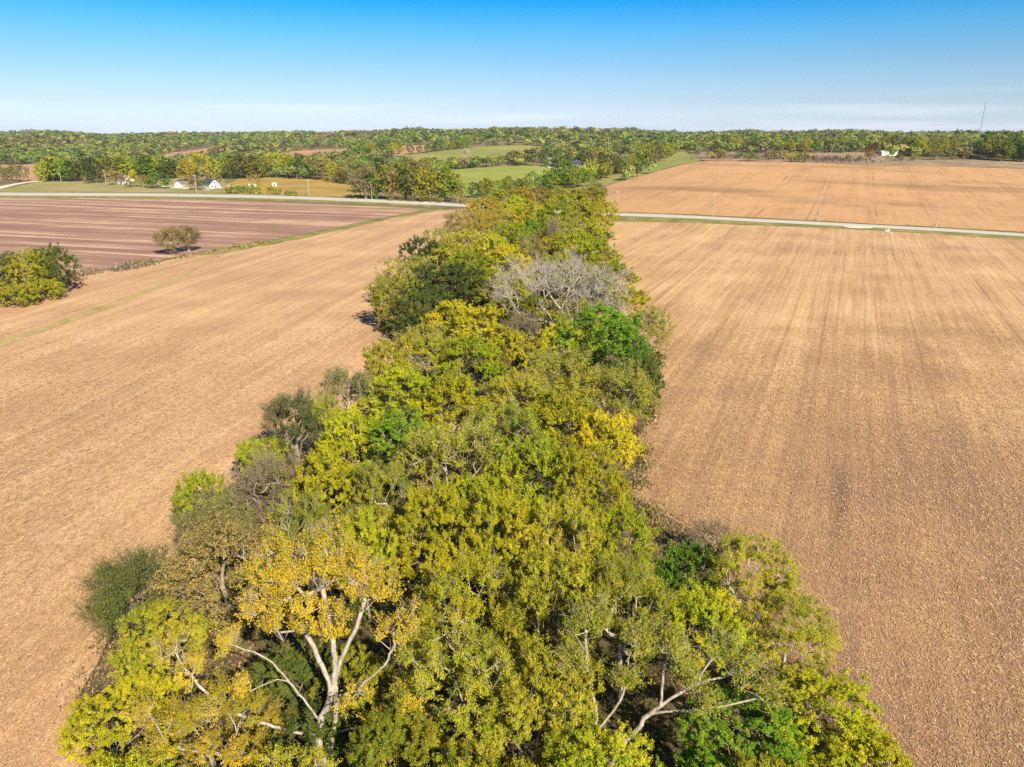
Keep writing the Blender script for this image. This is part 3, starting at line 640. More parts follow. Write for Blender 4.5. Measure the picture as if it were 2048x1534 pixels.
ORD = ['first', 'second', 'third', 'fourth', 'fifth', 'sixth', 'seventh', 'eighth', 'ninth', 'tenth', 'eleventh', 'twelfth', 'thirteenth', 'fourteenth', 'fifteenth', 'sixteenth', 'seventeenth', 'eighteenth', 'nineteenth', 'twentieth']
def ordw(i): return ORD[i] if i < 20 else 'twenty-'+ORD[i-20]

# ------------------------------------------------------------------ the tree belt
# crown centre and crown width as seen, kind, palette, height, own label (or None)
Y, G, D, O, T_, YL, GO, GG, BR = 'yellowgreen', 'green', 'darkgreen', 'olive', 'tan', 'yellow', 'gold', 'greygreen', 'brown'
BELT = [
 # far end, by the road
 (1192, 378, 42, 'twiggy_a', GG, 11, 'grey half-bare tree at the road end of the tree belt'),
 (1178, 392, 76, 'round_a', YL, 12, None), (1132, 392, 84, 'round_b', YL, 12, None), (1082, 396, 72, 'round_c', GO, 12, 'broad golden tree at the far end of the tree belt near the road'),
 (1042, 394, 50, 'tall_a', GO, 13, 'narrow orange-gold tree beside the broad golden one near the road'), (1005, 398, 85, 'round_a', Y, 12, None),
 (965, 418, 80, 'round_b', GO, 12, None), (1204, 428, 62, 'dome', YL, 11, None), (1165, 425, 70, 'round_b', YL, 12, None), (1148, 428, 44, 'twiggy_b', GG, 11, None),
 (1112, 432, 80, 'round_c', Y, 12, None), (1056, 430, 84, 'round_a', Y, 12, None), (1010, 440, 80, 'round_b', YL, 11, None),
 (1030, 418, 70, 'round_b', Y, 13, None), (1118, 416, 74, 'round_a', Y, 13, None), (925, 448, 84, 'twiggy_a', T_, 11, None), (975, 450, 90, 'loose_a', GO, 13, 'gold and tan tree with pale limbs on the left side near the road'),
 (1178, 462, 70, 'round_a', Y, 10, None), (1120, 465, 80, 'loose_a', YL, 12, None), (1065, 468, 80, 'round_c', G, 11, None), (1020, 478, 90, 'round_b', Y, 12, None),
 (1108, 474, 30, 'twiggy_b', BR, 12, None), (1150, 495, 95, 'round_a', Y, 12, None), (1196, 505, 80, 'round_b', Y, 10, None), (1062, 502, 50, 'loose_b', T_, 12, None),
 (1100, 508, 90, 'round_c', YL, 11, None), (985, 502, 90, 'round_c', Y, 11, None), (930, 490, 90, 'loose_a', YL, 11, None),
 (878, 484, 70, 'loose_b', O, 11, None), (848, 508, 84, 'round_b', D, 11, None), (905, 520, 95, 'round_c', O, 11, None), (1010, 528, 110, 'round_a', YL, 11, None), (950, 540, 100, 'round_b', Y, 11, None),
 # around the bare tree
 (818, 552, 110, 'loose_a', O, 12, None), (885, 572, 150, 'round_b', D, 13, 'large dark green domed tree on the left edge of the belt'), (792, 602, 100, 'dome', O, 11.5, None),
 (845, 632, 120, 'dome', D, 11.5, None), (1000, 580, 110, 'round_c', O, 11, None), (1100, 545, 110, 'round_a', Y, 11, None), (1190, 545, 100, 'round_c', YL, 11, None),
 (1122, 604, 262, 'bare', BR, 18.5, 'big bare whitish tree spreading over the middle of the belt'),
 (1232, 556, 80, 'round_b', Y, 10, None), (1248, 606, 100, 'round_a', YL, 11, None), (1150, 630, 120, 'loose_a', O, 9, None), (1060, 630, 110, 'round_b', O, 9, None), (1040, 665, 80, 'twiggy_b', BR, 9, None),
 (925, 652, 150, 'round_a', YL, 12, 'bright yellow-green domed tree left of the bare tree'), (1195, 668, 170, 'round_b', G, 13, 'large vivid green tree near the right edge below the bare tree'), (1300, 655, 80, 'loose_a', O, 10, None),
 (1250, 710, 120, 'round_c', G, 10, None), (1285, 770, 86, 'shrub', D, 8, None), (1120, 690, 110, 'round_a', Y, 10, None), (1030, 715, 120, 'round_c', YL, 11, None),
 (940, 730, 150, 'round_c', Y, 12, None), (850, 712, 140, 'loose_a', YL, 12, None), (775, 735, 90, 'round_b', YL, 11, None),
 (1135, 770, 170, 'twiggy_a', O, 12, 'broad olive tree thick with grey twigs in mid belt'), (1235, 800, 150, 'twiggy_a', O, 11, None), (1045, 790, 130, 'loose_b', YL, 11, None),
 (700, 790, 110, 'loose_b', GG, 12, 'thin pale grey-green tree standing up from the left edge'), (800, 800, 130, 'tall_a', Y, 12, None), (905, 820, 150, 'round_b', YL, 12, None),
 (585, 850, 110, 'twiggy_a', D, 10, 'leaning many-stemmed half-bare tree at the left edge beside the field'),
 # middle of the belt
 (1120, 860, 160, 'round_c', YL, 12, None), (1215, 890, 130, 'round_a', YL, 11, None), (1010, 880, 150, 'loose_a', Y, 12, None), (700, 880, 130, 'round_a', Y, 11, None), (640, 830, 80, 'loose_b', Y, 9, None),
 (800, 890, 130, 'tall_b', G, 11, None), (905, 925, 190, 'loose_b', O, 13, 'pale olive open tree with light branches in mid belt'), (1060, 965, 160, 'round_b', Y, 12, None),
 (1180, 985, 160, 'round_c', YL, 12, None), (520, 925, 90, 'shrub', Y, 6, None), (545, 990, 150, 'twiggy_b', BR, 10, 'grey twiggy bare tree on the left edge above the feathery one'), (665, 975, 150, 'round_b', YL, 12, 'brightest yellow tree near the left side of the belt'),
 (405, 1000, 90, 'shrub', Y, 6, None), (425, 1065, 140, 'twiggy_a', GG, 9, None), (775, 1010, 150, 'loose_a', O, 12, None), (950, 1030, 150, 'round_a', Y, 11, None),
 (870, 1080, 180, 'round_c', YL, 12, None), (1010, 1100, 170, 'round_b', YL, 12, None), (1120, 1110, 180, 'loose_a', YL, 13, None), (1235, 1110, 170, 'round_a', Y, 12, None),
 (1425, 1085, 90, 'twiggy_b', BR, 5, 'low brown bare bush at the inner corner of the right edge'), (1500, 1165, 190, 'loose_b', YL, 10, None), (1380, 1170, 130, 'shrub', G, 7, None),
 # nearest
 (275, 1190, 180, 'feather', D, 8, 'dark feathery willow-like tree jutting out at the left edge'), (450, 1150, 210, 'twiggy_a', T_, 11, None), (610, 1090, 160, 'loose_b', O, 12, None), (730, 1120, 130, 'round_a', Y, 11, None),
 (640, 1290, 560, 'cotton', GO, 17.5, 'big yellow cottonwood with forked whitish limbs in the foreground'),
 (600, 1370, 190, 'round_b', D, 7.5, 'dark understory tree seen through the big cottonwood, left of its trunk'), (715, 1390, 190, 'round_c', O, 8, 'olive understory tree seen through the big cottonwood, right of its trunk'), (640, 1480, 200, 'shrub', D, 6, 'dark bush at the foot of the big cottonwood'),
 (930, 1230, 220, 'loose_a', YL, 13, None), (1090, 1240, 230, 'round_c', O, 13, None), (1250, 1240, 210, 'loose_b', YL, 12, None), (1400, 1270, 170, 'round_b', Y, 9, None),
 (1330, 1385, 340, 'limby', O, 13, 'half-bare tree with pale forking limbs in the right foreground'), (1575, 1280, 210, 'loose_a', O, 9, None), (1650, 1440, 230, 'round_a', Y, 7, None),
 (320, 1300, 170, 'round_b', O, 8, None), (250, 1450, 230, 'round_c', YL, 8, None), (430, 1480, 240, 'loose_a', GO, 9, None), (900, 1400, 280, 'loose_b', O, 12, None),
 (1080, 1450, 260, 'round_a', O, 11, None), (1480, 1490, 260, 'round_c', G, 7, None), (800, 1560, 260, 'round_b', O, 9, None), (1740, 1560, 200, 'shrub', YL, 5, None), (1200, 1600, 260, 'round_b', Y, 9, None),
 (560, 1640, 260, 'loose_b', YL, 9, None), (1560, 1640, 240, 'round_a', O, 7, None), (980, 1640, 260, 'round_c', O, 10, None), (260, 1640, 240, 'round_b', Y, 8, None),
]
FORM = {'dome': 'domed', 'round_a': 'round', 'round_b': 'round', 'round_c': 'round', 'tall_a': 'tall', 'tall_b': 'tall', 'loose_a': 'open-crowned', 'loose_b': 'open-crowned',
        'twiggy_a': 'twiggy', 'twiggy_b': 'mostly bare', 'feather': 'feathery', 'shrub': 'bushy', 'bare': 'bare', 'cotton': 'spreading', 'limby': 'limby'}
BELT_W = []
for (px, py, w, kind, pal, H, lab) in BELT:
    if kind+'_n' in TPL and py > 980: kind += '_n'
    if py < 545: py += 7; H *= 1.3
    t = TPL[kind]; z = H*t['zc']/t['H']
    p = at_z(px, py, z); R = 0.5*w*depth_of(p)/FPX*1.08
    if kind in ('cotton', 'limby'): p = COTTON_BASE if kind == 'cotton' else LIMBY_BASE; R, H = t['R'], t['H']
    BELT_W.append([p[0], p[1], R, H, kind, pal, lab, px])
def belt_side(x, y):
    near = [b for b in BELT_W if abs(b[1]-y) < max(9, 0.06*y)]
    lo, hi = min(b[0]-b[2] for b in near), max(b[0]+b[2] for b in near); f = (x-lo)/(hi-lo)
    return 'left edge' if f < 0.3 else 'right edge' if f > 0.7 else 'middle'
FORM.update({k+'_n': v for k, v in list(FORM.items())})
seen = {}
for b in sorted(BELT_W, key=lambda q: -q[1]):
    x, y, R, H, kind, pal, lab, px = b
    if lab is None:
        key = (PWORD[pal], FORM[kind], belt_side(x, y)); seen.setdefault(key, []).append(b)
for key, lst in seen.items():
    for i, b in enumerate(lst):
        w, f, s = key; where = f'on the {s} of the belt' if s != 'middle' else 'in the middle of the belt'
        b[6] = f'{w} {f} tree {where}' + (f', {ordw(i)} such from the road' if len(lst) > 1 else '')
for (x, y, R, H, kind, pal, lab, px) in BELT_W:
    bark = {'cotton': 'bark_pale', 'limby': 'bark_pale', 'bare': 'bark_pale', 'round_a': 'bark', 'loose_a': 'bark_pale', 'loose_b': 'bark_pale', 'feather': 'bark_dark'}.get(kind.replace('_n', ''), 'bark')
    plant(kind, (x, y, 0), R, H, pal, 0.0 if kind in ('cotton', 'limby') else random.uniform(0, 6.28), lab, 'trees and bushes of the belt between the fields', bark=bark)

# dark floor and undergrowth of the belt
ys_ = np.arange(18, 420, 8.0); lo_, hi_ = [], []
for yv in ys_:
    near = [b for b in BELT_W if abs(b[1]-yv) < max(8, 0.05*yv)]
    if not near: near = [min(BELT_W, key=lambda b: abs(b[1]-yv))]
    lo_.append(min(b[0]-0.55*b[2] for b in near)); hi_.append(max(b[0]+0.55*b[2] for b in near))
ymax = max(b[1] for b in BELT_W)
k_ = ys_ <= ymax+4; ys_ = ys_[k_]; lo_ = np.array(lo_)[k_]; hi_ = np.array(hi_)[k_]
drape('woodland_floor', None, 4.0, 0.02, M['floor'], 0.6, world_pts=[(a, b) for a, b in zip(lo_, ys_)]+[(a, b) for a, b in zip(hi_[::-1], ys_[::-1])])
def undergrowth():
    P, C = [], []
    pal = np.array([(0.10, 0.14, 0.012), (0.16, 0.16, 0.02), (0.07, 0.10, 0.012), (0.20, 0.15, 0.03), (0.14, 0.10, 0.04)])
    for (x, y, R, H, *_r) in BELT_W:
        m = int(np.clip(900*90/max(y, 30), 250, 2400)*np.clip(R*R/30, 0.5, 2.2))
        nb = int(6+R*R*0.4); cxy = np.clip(rng.normal(0, 0.42, (nb, 2)), -0.62, 0.62)*R; hh = rng.uniform(0.8, 2.6, nb); cc = pal[rng.integers(0, 5, nb)]
        j = rng.integers(0, nb, m); d = rng.normal(0, 1, (m, 3)); d /= np.linalg.norm(d, axis=1)[:, None]; d[:, 2] = np.abs(d[:, 2])
        q = np.column_stack([x+cxy[j, 0], y+cxy[j, 1], np.zeros(m)])+d*np.column_stack([hh[j]*0.9, hh[j]*0.9, hh[j]])*rng.uniform(0.5, 1, m)[:, None]
        P.append(q); C.append(cc[j]*rng.uniform(0.7, 1.4, (m, 1)))
    P = np.concatenate(P); C = np.concatenate(C); s = np.clip(P[:, 1]/330, 0.13, 0.6)
    V, F = leaves(P, 1.0, rng, 0.6); V = np.repeat(P, 3, 0)+(V-np.repeat(P, 3, 0))*np.repeat(s, 3)[:, None]
    o = link('undergrowth', mesh_np('undergrowth', V, F, vcol_mat('undergrowth_leaves'), False, {'col': np.repeat(C, 3, 0)}))
    tag(o, 'low brush and saplings filling the floor of the tree belt', 'undergrowth', kind='stuff')
undergrowth()

# ------------------------------------------------------------------ trees beyond the belt, row by row
def row(rowname, line, n, hpx, pals, kinds=('far_a', 'far_b', 'far_c', 'far_d'), ratio=0.72, jit=(5, 1.0), cat='tree', group=None, bark='bark_dark'):
    line = np.array(line, float); d = np.r_[0, np.cumsum(np.linalg.norm(np.diff(line, axis=0), axis=1))]
    items = []
    for i in range(n):
        t = d[-1]*(i+0.5)/n; px = np.interp(t, d, line[:, 0])+random.uniform(-1, 1)*jit[0]; py = np.interp(t, d, line[:, 1])+random.uniform(-1, 1)*jit[1]
        p = at(px, py); dp = depth_of(p); hp = random.uniform(*hpx); H = hp*dp/FPX; R = 0.5*H*ratio*random.uniform(0.85, 1.25)
        items.append((px, p, H, R, random.choice(pals), random.choice(kinds)))
    items.sort(key=lambda q: q[0]); byc = {}
    for q in items: byc.setdefault(q[4], []).append(q)
    for pal, lst in byc.items():
        for i, (px, p, H, R, pl, kd) in enumerate(lst):
            w = 'tree' if cat == 'tree' else 'bush'
            lab = f'{PWORD[pal]} {w}' + (f', {ordw(i)} such from left,' if len(lst) > 1 else '') + f' in {rowname}'
            plant(kd, p, R, H, pal, random.uniform(0, 6.28), lab, group or rowname, cat, bark=bark)
            TREES.append((p[0], p[1], R))
def one(px, py, hpx, wpx, kind, pal, label, group=None, cat='tree', bark='bark', name=None):
    p = at(px, py); dp = depth_of(p); plant(kind, p, 0.5*wpx*dp/FPX, hpx*dp/FPX, pal, random.uniform(0, 6.28), label, group, cat, bark=bark, name=name)
    TREES.append((p[0], p[1], 0.5*wpx*dp/FPX))

# left clump in the fields and the lone bush
for (px, py, h, w, kd, pal, lab) in [
   (118, 588, 98, 80, 'dome', D, 'dark green tree at the right end of the clump between the left fields'),
   (62, 598, 94, 84, 'dome', O, 'dark tree in the middle of the clump between the left fields'),
   (90, 575, 80, 70, 'dome', O, 'olive-green tree at the back of the clump between the left fields'),
   (15, 602, 100, 84, 'dome', D, 'olive tree cut by the left edge of the picture'),
   (-40, 615, 105, 90, 'dome', O, 'olive tree at the far left of the clump, mostly out of view'),
   (40, 612, 42, 70, 'shrub', O, 'olive bush at the foot of the left clump of trees'),
   (95, 600, 40, 60, 'shrub', O, 'low olive bush at the foot of the left clump, right side')]:
    one(px, py, h, w, kd, pal, lab, 'clump of trees between the left fields', 'tree' if kd != 'shrub' else 'shrub', bark='bark_dark')
one(346, 509, 54, 62, 'twiggy_a', T_, 'tan half-bare small tree on the strip between the left fields, left of a pair', 'pair of small trees on the field strip')
one(378, 503, 52, 50, 'twiggy_a', BR, 'brown half-bare small tree on the strip between the left fields, right of a pair', 'pair of small trees on the field strip')
one(285, 528, 8, 36, 'far_shrub', YL, 'low bright yellow weed patch on the strip between the left fields', None, 'weeds', name='weed_patch')

row('the scrub at the left edge', [(2, 361), (50, 363)], 5, (26, 42), [GG, T_, O], ('far_d', 'far_twig', 'far_a'), jit=(3, 1))
row('the dark grove left of the farmhouse', [(86, 362.5), (178, 361.5)], 7, (40, 48), [G, D, Y], ('far_a', 'far_b', 'far_c'), jit=(3, 0.6))
one(193, 366.5, 52, 34, 'far_c', D, 'dark green upright tree left of the farmhouse')
one(206, 362, 44, 16, 'far_c', GO, 'slim orange-gold tree beside the dark green upright tree')
one(172, 367, 12, 12, 'far_shrub', T_, 'small tan sapling on the lawn left of the dark green tree', cat='shrub')
row('the wood behind the farmhouse', [(212, 357), (345, 356)], 9, (38, 46), [G, D, G, Y], ('far_a', 'far_b', 'far_c'))
one(234, 369.5, 28, 36, 'far_d', T_, 'thin tan tree in front of the farmhouse')
one(268, 373, 30, 20, 'far_c', YL, 'small bright yellow tree right of the farmhouse')
one(287, 374, 24, 22, 'far_d', T_, 'small tan tree between the yellow tree and the round green bush')
one(320, 377, 30, 46, 'far_b', G, 'round dark green bush by the driveway entrance', cat='shrub')
one(302, 375, 22, 26, 'far_d', GG, 'grey-green bush left of the round green bush', cat='shrub')
one(258, 375, 14, 18, 'far_twig', BR, 'low brown bush in front of the farmhouse', cat='shrub')
one(374, 362, 40, 34, 'far_b', GO, 'golden tree behind the white houses')
one(405, 355, 48, 46, 'far_d', YL, 'pale yellow tree behind the white houses')
one(430, 358, 40, 30, 'far_a', Y, 'yellow-green tree right of the pale yellow tree')
one(345, 357, 38, 34, 'far_a', D, 'dark green tree left of the golden tree')
one(480, 352, 42, 28, 'far_c', GO, 'rounded golden tree at the back of the meadow')
one(394, 379, 26, 34, 'far_twig', BR, 'dark brown bare tree in front of the white gable house')
one(462, 358, 34, 26, 'far_a', D, 'dark cedar-like tree at the edge of the meadow')
one(407, 380, 22, 20, 'far_d', GG, 'grey-green bush before the roof of the white gabled house', cat='shrub')
one(438, 370, 20, 14, 'far_twig', T_, 'thin orange-tan tree right of the white gable house')
one(510, 372, 22, 24, 'far_d', T_, 'tan tree standing in the meadow by the ruined posts')
row('the brush between road and meadow', [(444, 386), (490, 386), (528, 387), (560, 390), (600, 392)], 9, (8, 15), [Y, G, BR, O], ('far_shrub',), ratio=1.5, jit=(5, 0.8), cat='shrub')
row('the wood behind the meadow', [(432, 357), (500, 356), (560, 354), (620, 356), (670, 362), (712, 370)], 19, (38, 52), [G, O, GG, Y, D, YL, T_], jit=(5, 1.2))
row('the roadside grove left of the belt', [(716, 396), (770, 398), (820, 401), (870, 404), (905, 405)], 12, (54, 72), [O, GG, D, T_, G], jit=(5, 1.0), ratio=0.62)
row('the back of the roadside grove', [(720, 384), (800, 380), (870, 384)], 8, (54, 66), [O, GG, T_, D], jit=(6, 1.5), ratio=0.7)
one(732, 398, 58, 54, 'far_twig', BR, 'brown nearly bare tree at the left end of the roadside grove')
one(848, 403, 22, 22, 'far_b', YL, 'small yellow tree at the foot of the roadside grove', bark='bark_pale')
one(915, 404, 42, 34, 'far_d', O, 'olive tree in front of the red-leaved tree by the road', bark='bark_pale')
one(915, 400, 52, 20, 'far_c', 'red', 'red-topped tree at the right end of the roadside grove')
row('the roadside brush before the belt', [(780, 401), (850, 404), (930, 408)], 8, (7, 13), [BR, T_, BR], ('far_shrub',), ratio=1.6, jit=(5, 0.5), cat='shrub')
row('the hedge between the two pastures', [(815, 339), (890, 339), (905, 337), (975, 333), (1000, 329), (1060, 324), (1100, 318)], 13, (15, 26), [Y, YL, O, G], ('far_a', 'far_b', 'far_shrub'), ratio=1.0, jit=(4, 0.6))
one(933, 323, 24, 14, 'far_bare', BR, 'white dead snag standing on the edge of the upper pasture', bark='bark_pale')
row('the hedge left of the upper pasture', [(705, 318), (760, 314), (800, 308)], 9, (20, 30), [YL, Y, G, O], ('far_a', 'far_b'), ratio=0.9, jit=(4, 0.8))
row('the scrub above the upper pasture', [(815, 308), (850, 306), (880, 303), (940, 296)], 8, (14, 26), [G, O, D], ('far_a', 'far_c'), ratio=0.7, jit=(4, 0.6))
row('the trees below the lower pasture', [(944, 397), (985, 390), (1010, 388), (1060, 384), (1100, 380), (1150, 376), (1185, 372)], 17, (26, 40), [Y, G, O, GG, D], jit=(5, 1.0), ratio=0.8)
row('the hedgerow beside the grass strip', [(1105, 366), (1160, 366), (1200, 360), (1240, 348), (1290, 334), (1330, 321), (1350, 311)], 15, (24, 38), [Y, YL, O, G, D], ('far_a', 'far_b', 'far_d', 'far_shrub'), jit=(3, 0.6), ratio=0.85)
for (px, py, h, w, pal, lab) in [(1092, 334, 17, 17, G, 'small round green tree on the lawn left of the dark house'), (1113, 333, 24, 20, G, 'green tree in front of the grey-roofed house among the pastures'),
   (1135, 333, 30, 26, GG, 'grey-green tree between the two houses among the pastures'), (1166, 331, 34, 24, D, 'dark green tree right of the dark house'), (1203, 330, 26, 18, D, 'dark green oval tree on the lawn right of the dark house'),
   (1190, 331, 32, 10, T_, 'slim tan tree beside the dark green oval tree')]:
    one(px, py, h, w, 'far_c' if h > w*1.2 else 'far_b', pal, lab, 'yard trees of the houses among the pastures')
row('the wood behind the pasture houses', [(1080, 322), (1140, 320), (1220, 322), (1290, 318), (1335, 308)], 10, (24, 34), [Y, G, O, YL, D, T_], jit=(5, 1.5))
row('the scrub on the weedy slope', [(1420, 318), (1500, 320), (1600, 322), (1700, 321), (1745, 320)], 16, (8, 18), [O, BR, GG, G, Y], ('far_shrub', 'far_twig', 'far_shrub'), ratio=1.2, jit=(7, 3), cat='shrub')
row('the wood above the far field', [(1385, 301), (1440, 298), (1500, 304), (1560, 306), (1640, 304), (1700, 303)], 12, (22, 34), [G, Y, O, YL, D, GG], jit=(5, 1.2))
one(1723, 303, 26, 24, 'far_b', G, 'bright green tree left of the long pale shed')
one(1739, 305, 16, 16, 'far_b', 'red', 'small reddish-brown tree beside the long pale shed')
one(1373, 303, 18, 14, 'far_a', D, 'dark bush at the top end of the grass strip', cat='shrub')
row('the wood right of the long pale shed', [(1762, 304), (1800, 308), (1840, 313), (1880, 314), (1915, 312)], 12, (30, 42), [O, G, YL, GG, Y], jit=(4, 1), ratio=0.6, bark='bark_pale')
row('the brush before the right wood', [(1775, 322), (1930, 318), (1990, 320)], 6, (10, 20), [GG, O, BR], ('far_twig', 'far_shrub'), ratio=1.2, jit=(8, 1), cat='shrub')
row('the dark wood at the right edge', [(1965, 314), (2005, 322), (2050, 324), (2080, 326)], 8, (38, 56), [D, G, O], ('far_a', 'far_b', 'far_c'), jit=(5, 1.5))

# ------------------------------------------------------------------ the woods on the hills: one mass
OPEN = [np.array([at(*p)[:2] for p in poly]) for poly in (
   FAR, [(1130, 376), (1290, 331), (1362, 300), (1385, 300), (1405, 321), (1210, 371)],
   [(820, 352), (905, 340), (1000, 333), (1070, 331), (1130, 334), (1220, 322), (1240, 332), (1090, 372), (935, 396)],
   [(735, 322), (800, 312), (905, 300), (960, 293), (1040, 290), (1108, 294), (1090, 306), (1000, 326), (890, 336)],
   [(540, 313), (600, 301), (690, 297), (715, 300), (700, 312), (640, 322), (560, 323)], [(290, 322), (340, 306), (420, 296), (440, 300), (400, 318), (330, 330)],
   [(-200, 332), (0, 330), (78, 328), (90, 345), (82, 363), (0, 362), (-200, 362)], [(768, 293), (850, 290), (870, 300), (800, 314), (770, 314)],
   [(-500, 640), (-500, 366), (80, 362), (200, 356), (430, 350), (720, 362), (760, 400), (1000, 420), (1200, 420), (2500, 500), (2500, 700)],
   [(1395, 313), (1400, 304), (1500, 308), (1760, 306), (1770, 314), (1960, 316), (2300, 326), (2300, 346), (1740, 331), (1405, 322)])]
def far_woods():
    r = np.random.default_rng(99); n = 16000
    az = r.uniform(-0.86, 0.86, n); d = 560*np.exp(1.75*r.uniform(0, 1, n)**1.25); x, y = az*d, d
    p = np.stack([x, y], -1); keep = np.ones(n, bool)
    for o in OPEN: keep &= ~inside(p, o)
    tr = np.array(TREES)
    dd = np.min(np.hypot(x[:, None]-tr[None, :, 0], y[:, None]-tr[None, :, 1]), 1); keep &= dd > 4.5
    p = p[keep]; n = len(p); z = ground(p[:, 0], p[:, 1])
    keys = ['green', 'olive', 'yellowgreen', 'greygreen', 'darkgreen', 'yellow', 'tan', 'brown', 'gold']
    pr = np.array([0.20, 0.25, 0.15, 0.15, 0.12, 0.035, 0.05, 0.04, 0.01])
    # stands of like trees: pick by a slow field plus chance
    fld = np.sin(p[:, 0]/70+1)+np.sin(p[:, 1]/110+p[:, 0]/190)+r.normal(0, 1.2, n); q = np.argsort(np.argsort(fld))/n
    ki = np.searchsorted(np.cumsum(pr)/pr.sum(), q); ki = np.clip(ki, 0, len(keys)-1)
    perm = r.permutation(len(keys)); ki = perm[ki] if False else ki
    H = r.uniform(9.5, 13.5, n)*np.clip(d[keep]/1400, 0.95, 1.15); R = H*r.uniform(0.58, 0.85, n)
    H *= 1+0.35*np.clip(np.sin(p[:, 0]/83+0.7)*np.sin(p[:, 0]/37+p[:, 1]/150)+r.normal(0, 0.3, n), 0, 1)*(d[keep] > 1150)
    per = np.where(d[keep] < 1000, 110, 50); idx = np.repeat(np.arange(n), per); m = len(idx)
    nl = 7; lob = r.normal(0, 1, (n, nl, 3)); lob /= np.linalg.norm(lob, axis=2)[:, :, None]; lob[:, :, 2] = np.abs(lob[:, :, 2])*1.25-0.4
    lj = r.integers(0, nl, m); dv = r.normal(0, 1, (m, 3)); dv[:, 2] += 0.3; dv /= np.linalg.norm(dv, axis=1)[:, None]
    c = lob[idx, lj]*0.58+dv*0.44*r.uniform(0.5, 1.05, m)[:, None]
    P = np.column_stack([p[idx, 0]+c[:, 0]*R[idx], p[idx, 1]+c[:, 1]*R[idx], z[idx]+H[idx]*(0.50+0.47*c[:, 2])])
    s = R[idx]*np.where(per[idx] > 60, 0.21, 0.31)
    V, F = leaves(P, 1.0, r, 0.5, np.column_stack([p[idx], z[idx]+H[idx]*0.45]), 2.6); PP = np.repeat(P, 3, 0); V = PP+(V-PP)*np.repeat(s, 3)[:, None]
    pals = np.array([PAL[k] for k in keys]); cl = r.random((n, nl)); ct_ = np.clip(0.9+0.55*(cl[idx, lj]-0.5)+0.45*(r.random(m)-0.5)+1.0*(r.random(n)[idx]-0.5)+0.10, 0, 2.3); ci = ct_.astype(int); cf = (ct_-ci)[:, None]
    C = (pals[ki[idx], ci]*(1-cf)+pals[ki[idx], ci+1]*cf)*(r.uniform(0.68, 0.98, n)[idx])[:, None]; C = C*0.66+0.34*C.mean(1)[:, None]*np.array([1.05, 1.0, 0.62])  # palette mixed towards warm grey: distance haze put into the leaf colour
    o = link('far_woods', mesh_np('far_woods', V, F, vcol_mat('far_leaves', 0.2), False, {'col': np.repeat(C, 3, 0)}))
    tag(o, 'autumn woods covering the far hills up to the horizon', 'woods', kind='stuff')
    # grey trunks under the nearer edge of the woods
    nn = np.nonzero(d[keep] < 1300)[0]; A = np.column_stack([p[nn], z[nn]-0.5]); B = A+np.column_stack([r.normal(0, .4, (len(nn), 2)), H[nn]*0.6])
    V, F = frusta(A, B, np.full(len(nn), 0.28), np.full(len(nn), 0.12), 5)
    tag(link('far_trunks', mesh_np('far_trunks', V, F, M['bark'], True)), 'grey trunks under the far woods', 'trunks', kind='stuff')
far_woods()

# ------------------------------------------------------------------ straw, stalks and weeds on the ground: uncountable
def litter():
    fr = np.array([at(*p)[:2] for p in FIELD_R]); fl = np.array([at(*p)[:2] for p in FIELD_L])
    for loop, n, cols, az, nm, lab in ((fr, 105000, [(0.58, 0.37, 0.17), (0.46, 0.27, 0.11), (0.70, 0.48, 0.26)], ROW_R, 'corn_stover', 'broken corn stalks lying on the right hand stubble field'),
                               (fl, 65000, [(0.62, 0.38, 0.18), (0.50, 0.29, 0.13), (0.70, 0.46, 0.24)], 0.18, 'bean_straw', 'loose straw lying on the left hand stubble field')):
        a = rng.uniform(-1.0, 1.0, n*4); d = 26*np.exp(rng.uniform(0, 1.75, n*4)); p = np.stack([a*d, d], -1)
        p = p[inside(p, loop)][:n]; m = len(p); dist = np.hypot(p[:, 0], p[:, 1])
        th = np.where(rng.random(m) < 0.5, az+rng.normal(0, 0.35, m), rng.uniform(0, 6.28, m)); ln = rng.uniform(0.12, 0.42, m)*np.clip(dist/70, 0.8, 1.5); wd = rng.uniform(0.018, 0.04, m)*np.clip(dist/45, 0.8, 2.5)
        dx = np.stack([np.sin(th), np.cos(th)], -1)*ln[:, None]/2; wx = np.stack([np.cos(th), -np.sin(th)], -1)*wd[:, None]/2
        z0, z1 = rng.uniform(0.02, 0.07, m), rng.uniform(0.02, 0.12, m)
        V = np.stack([np.column_stack([p-dx-wx, z0]), np.column_stack([p+dx-wx, z1]), np.column_stack([p+dx+wx, z1+0.01]), np.column_stack([p-dx+wx, z0+0.01])], 1).reshape(-1, 3)
        C = np.array(cols)[rng.integers(0, 3, m)]*rng.uniform(0.6, 1.15, (m, 1))
        tag(link(nm, mesh_np(nm, V, np.arange(4*m).reshape(-1, 4), vcol_mat(nm, 0.0), False, {'col': np.repeat(C, 4, 0)})), lab, 'crop residue', kind='stuff')
litter()
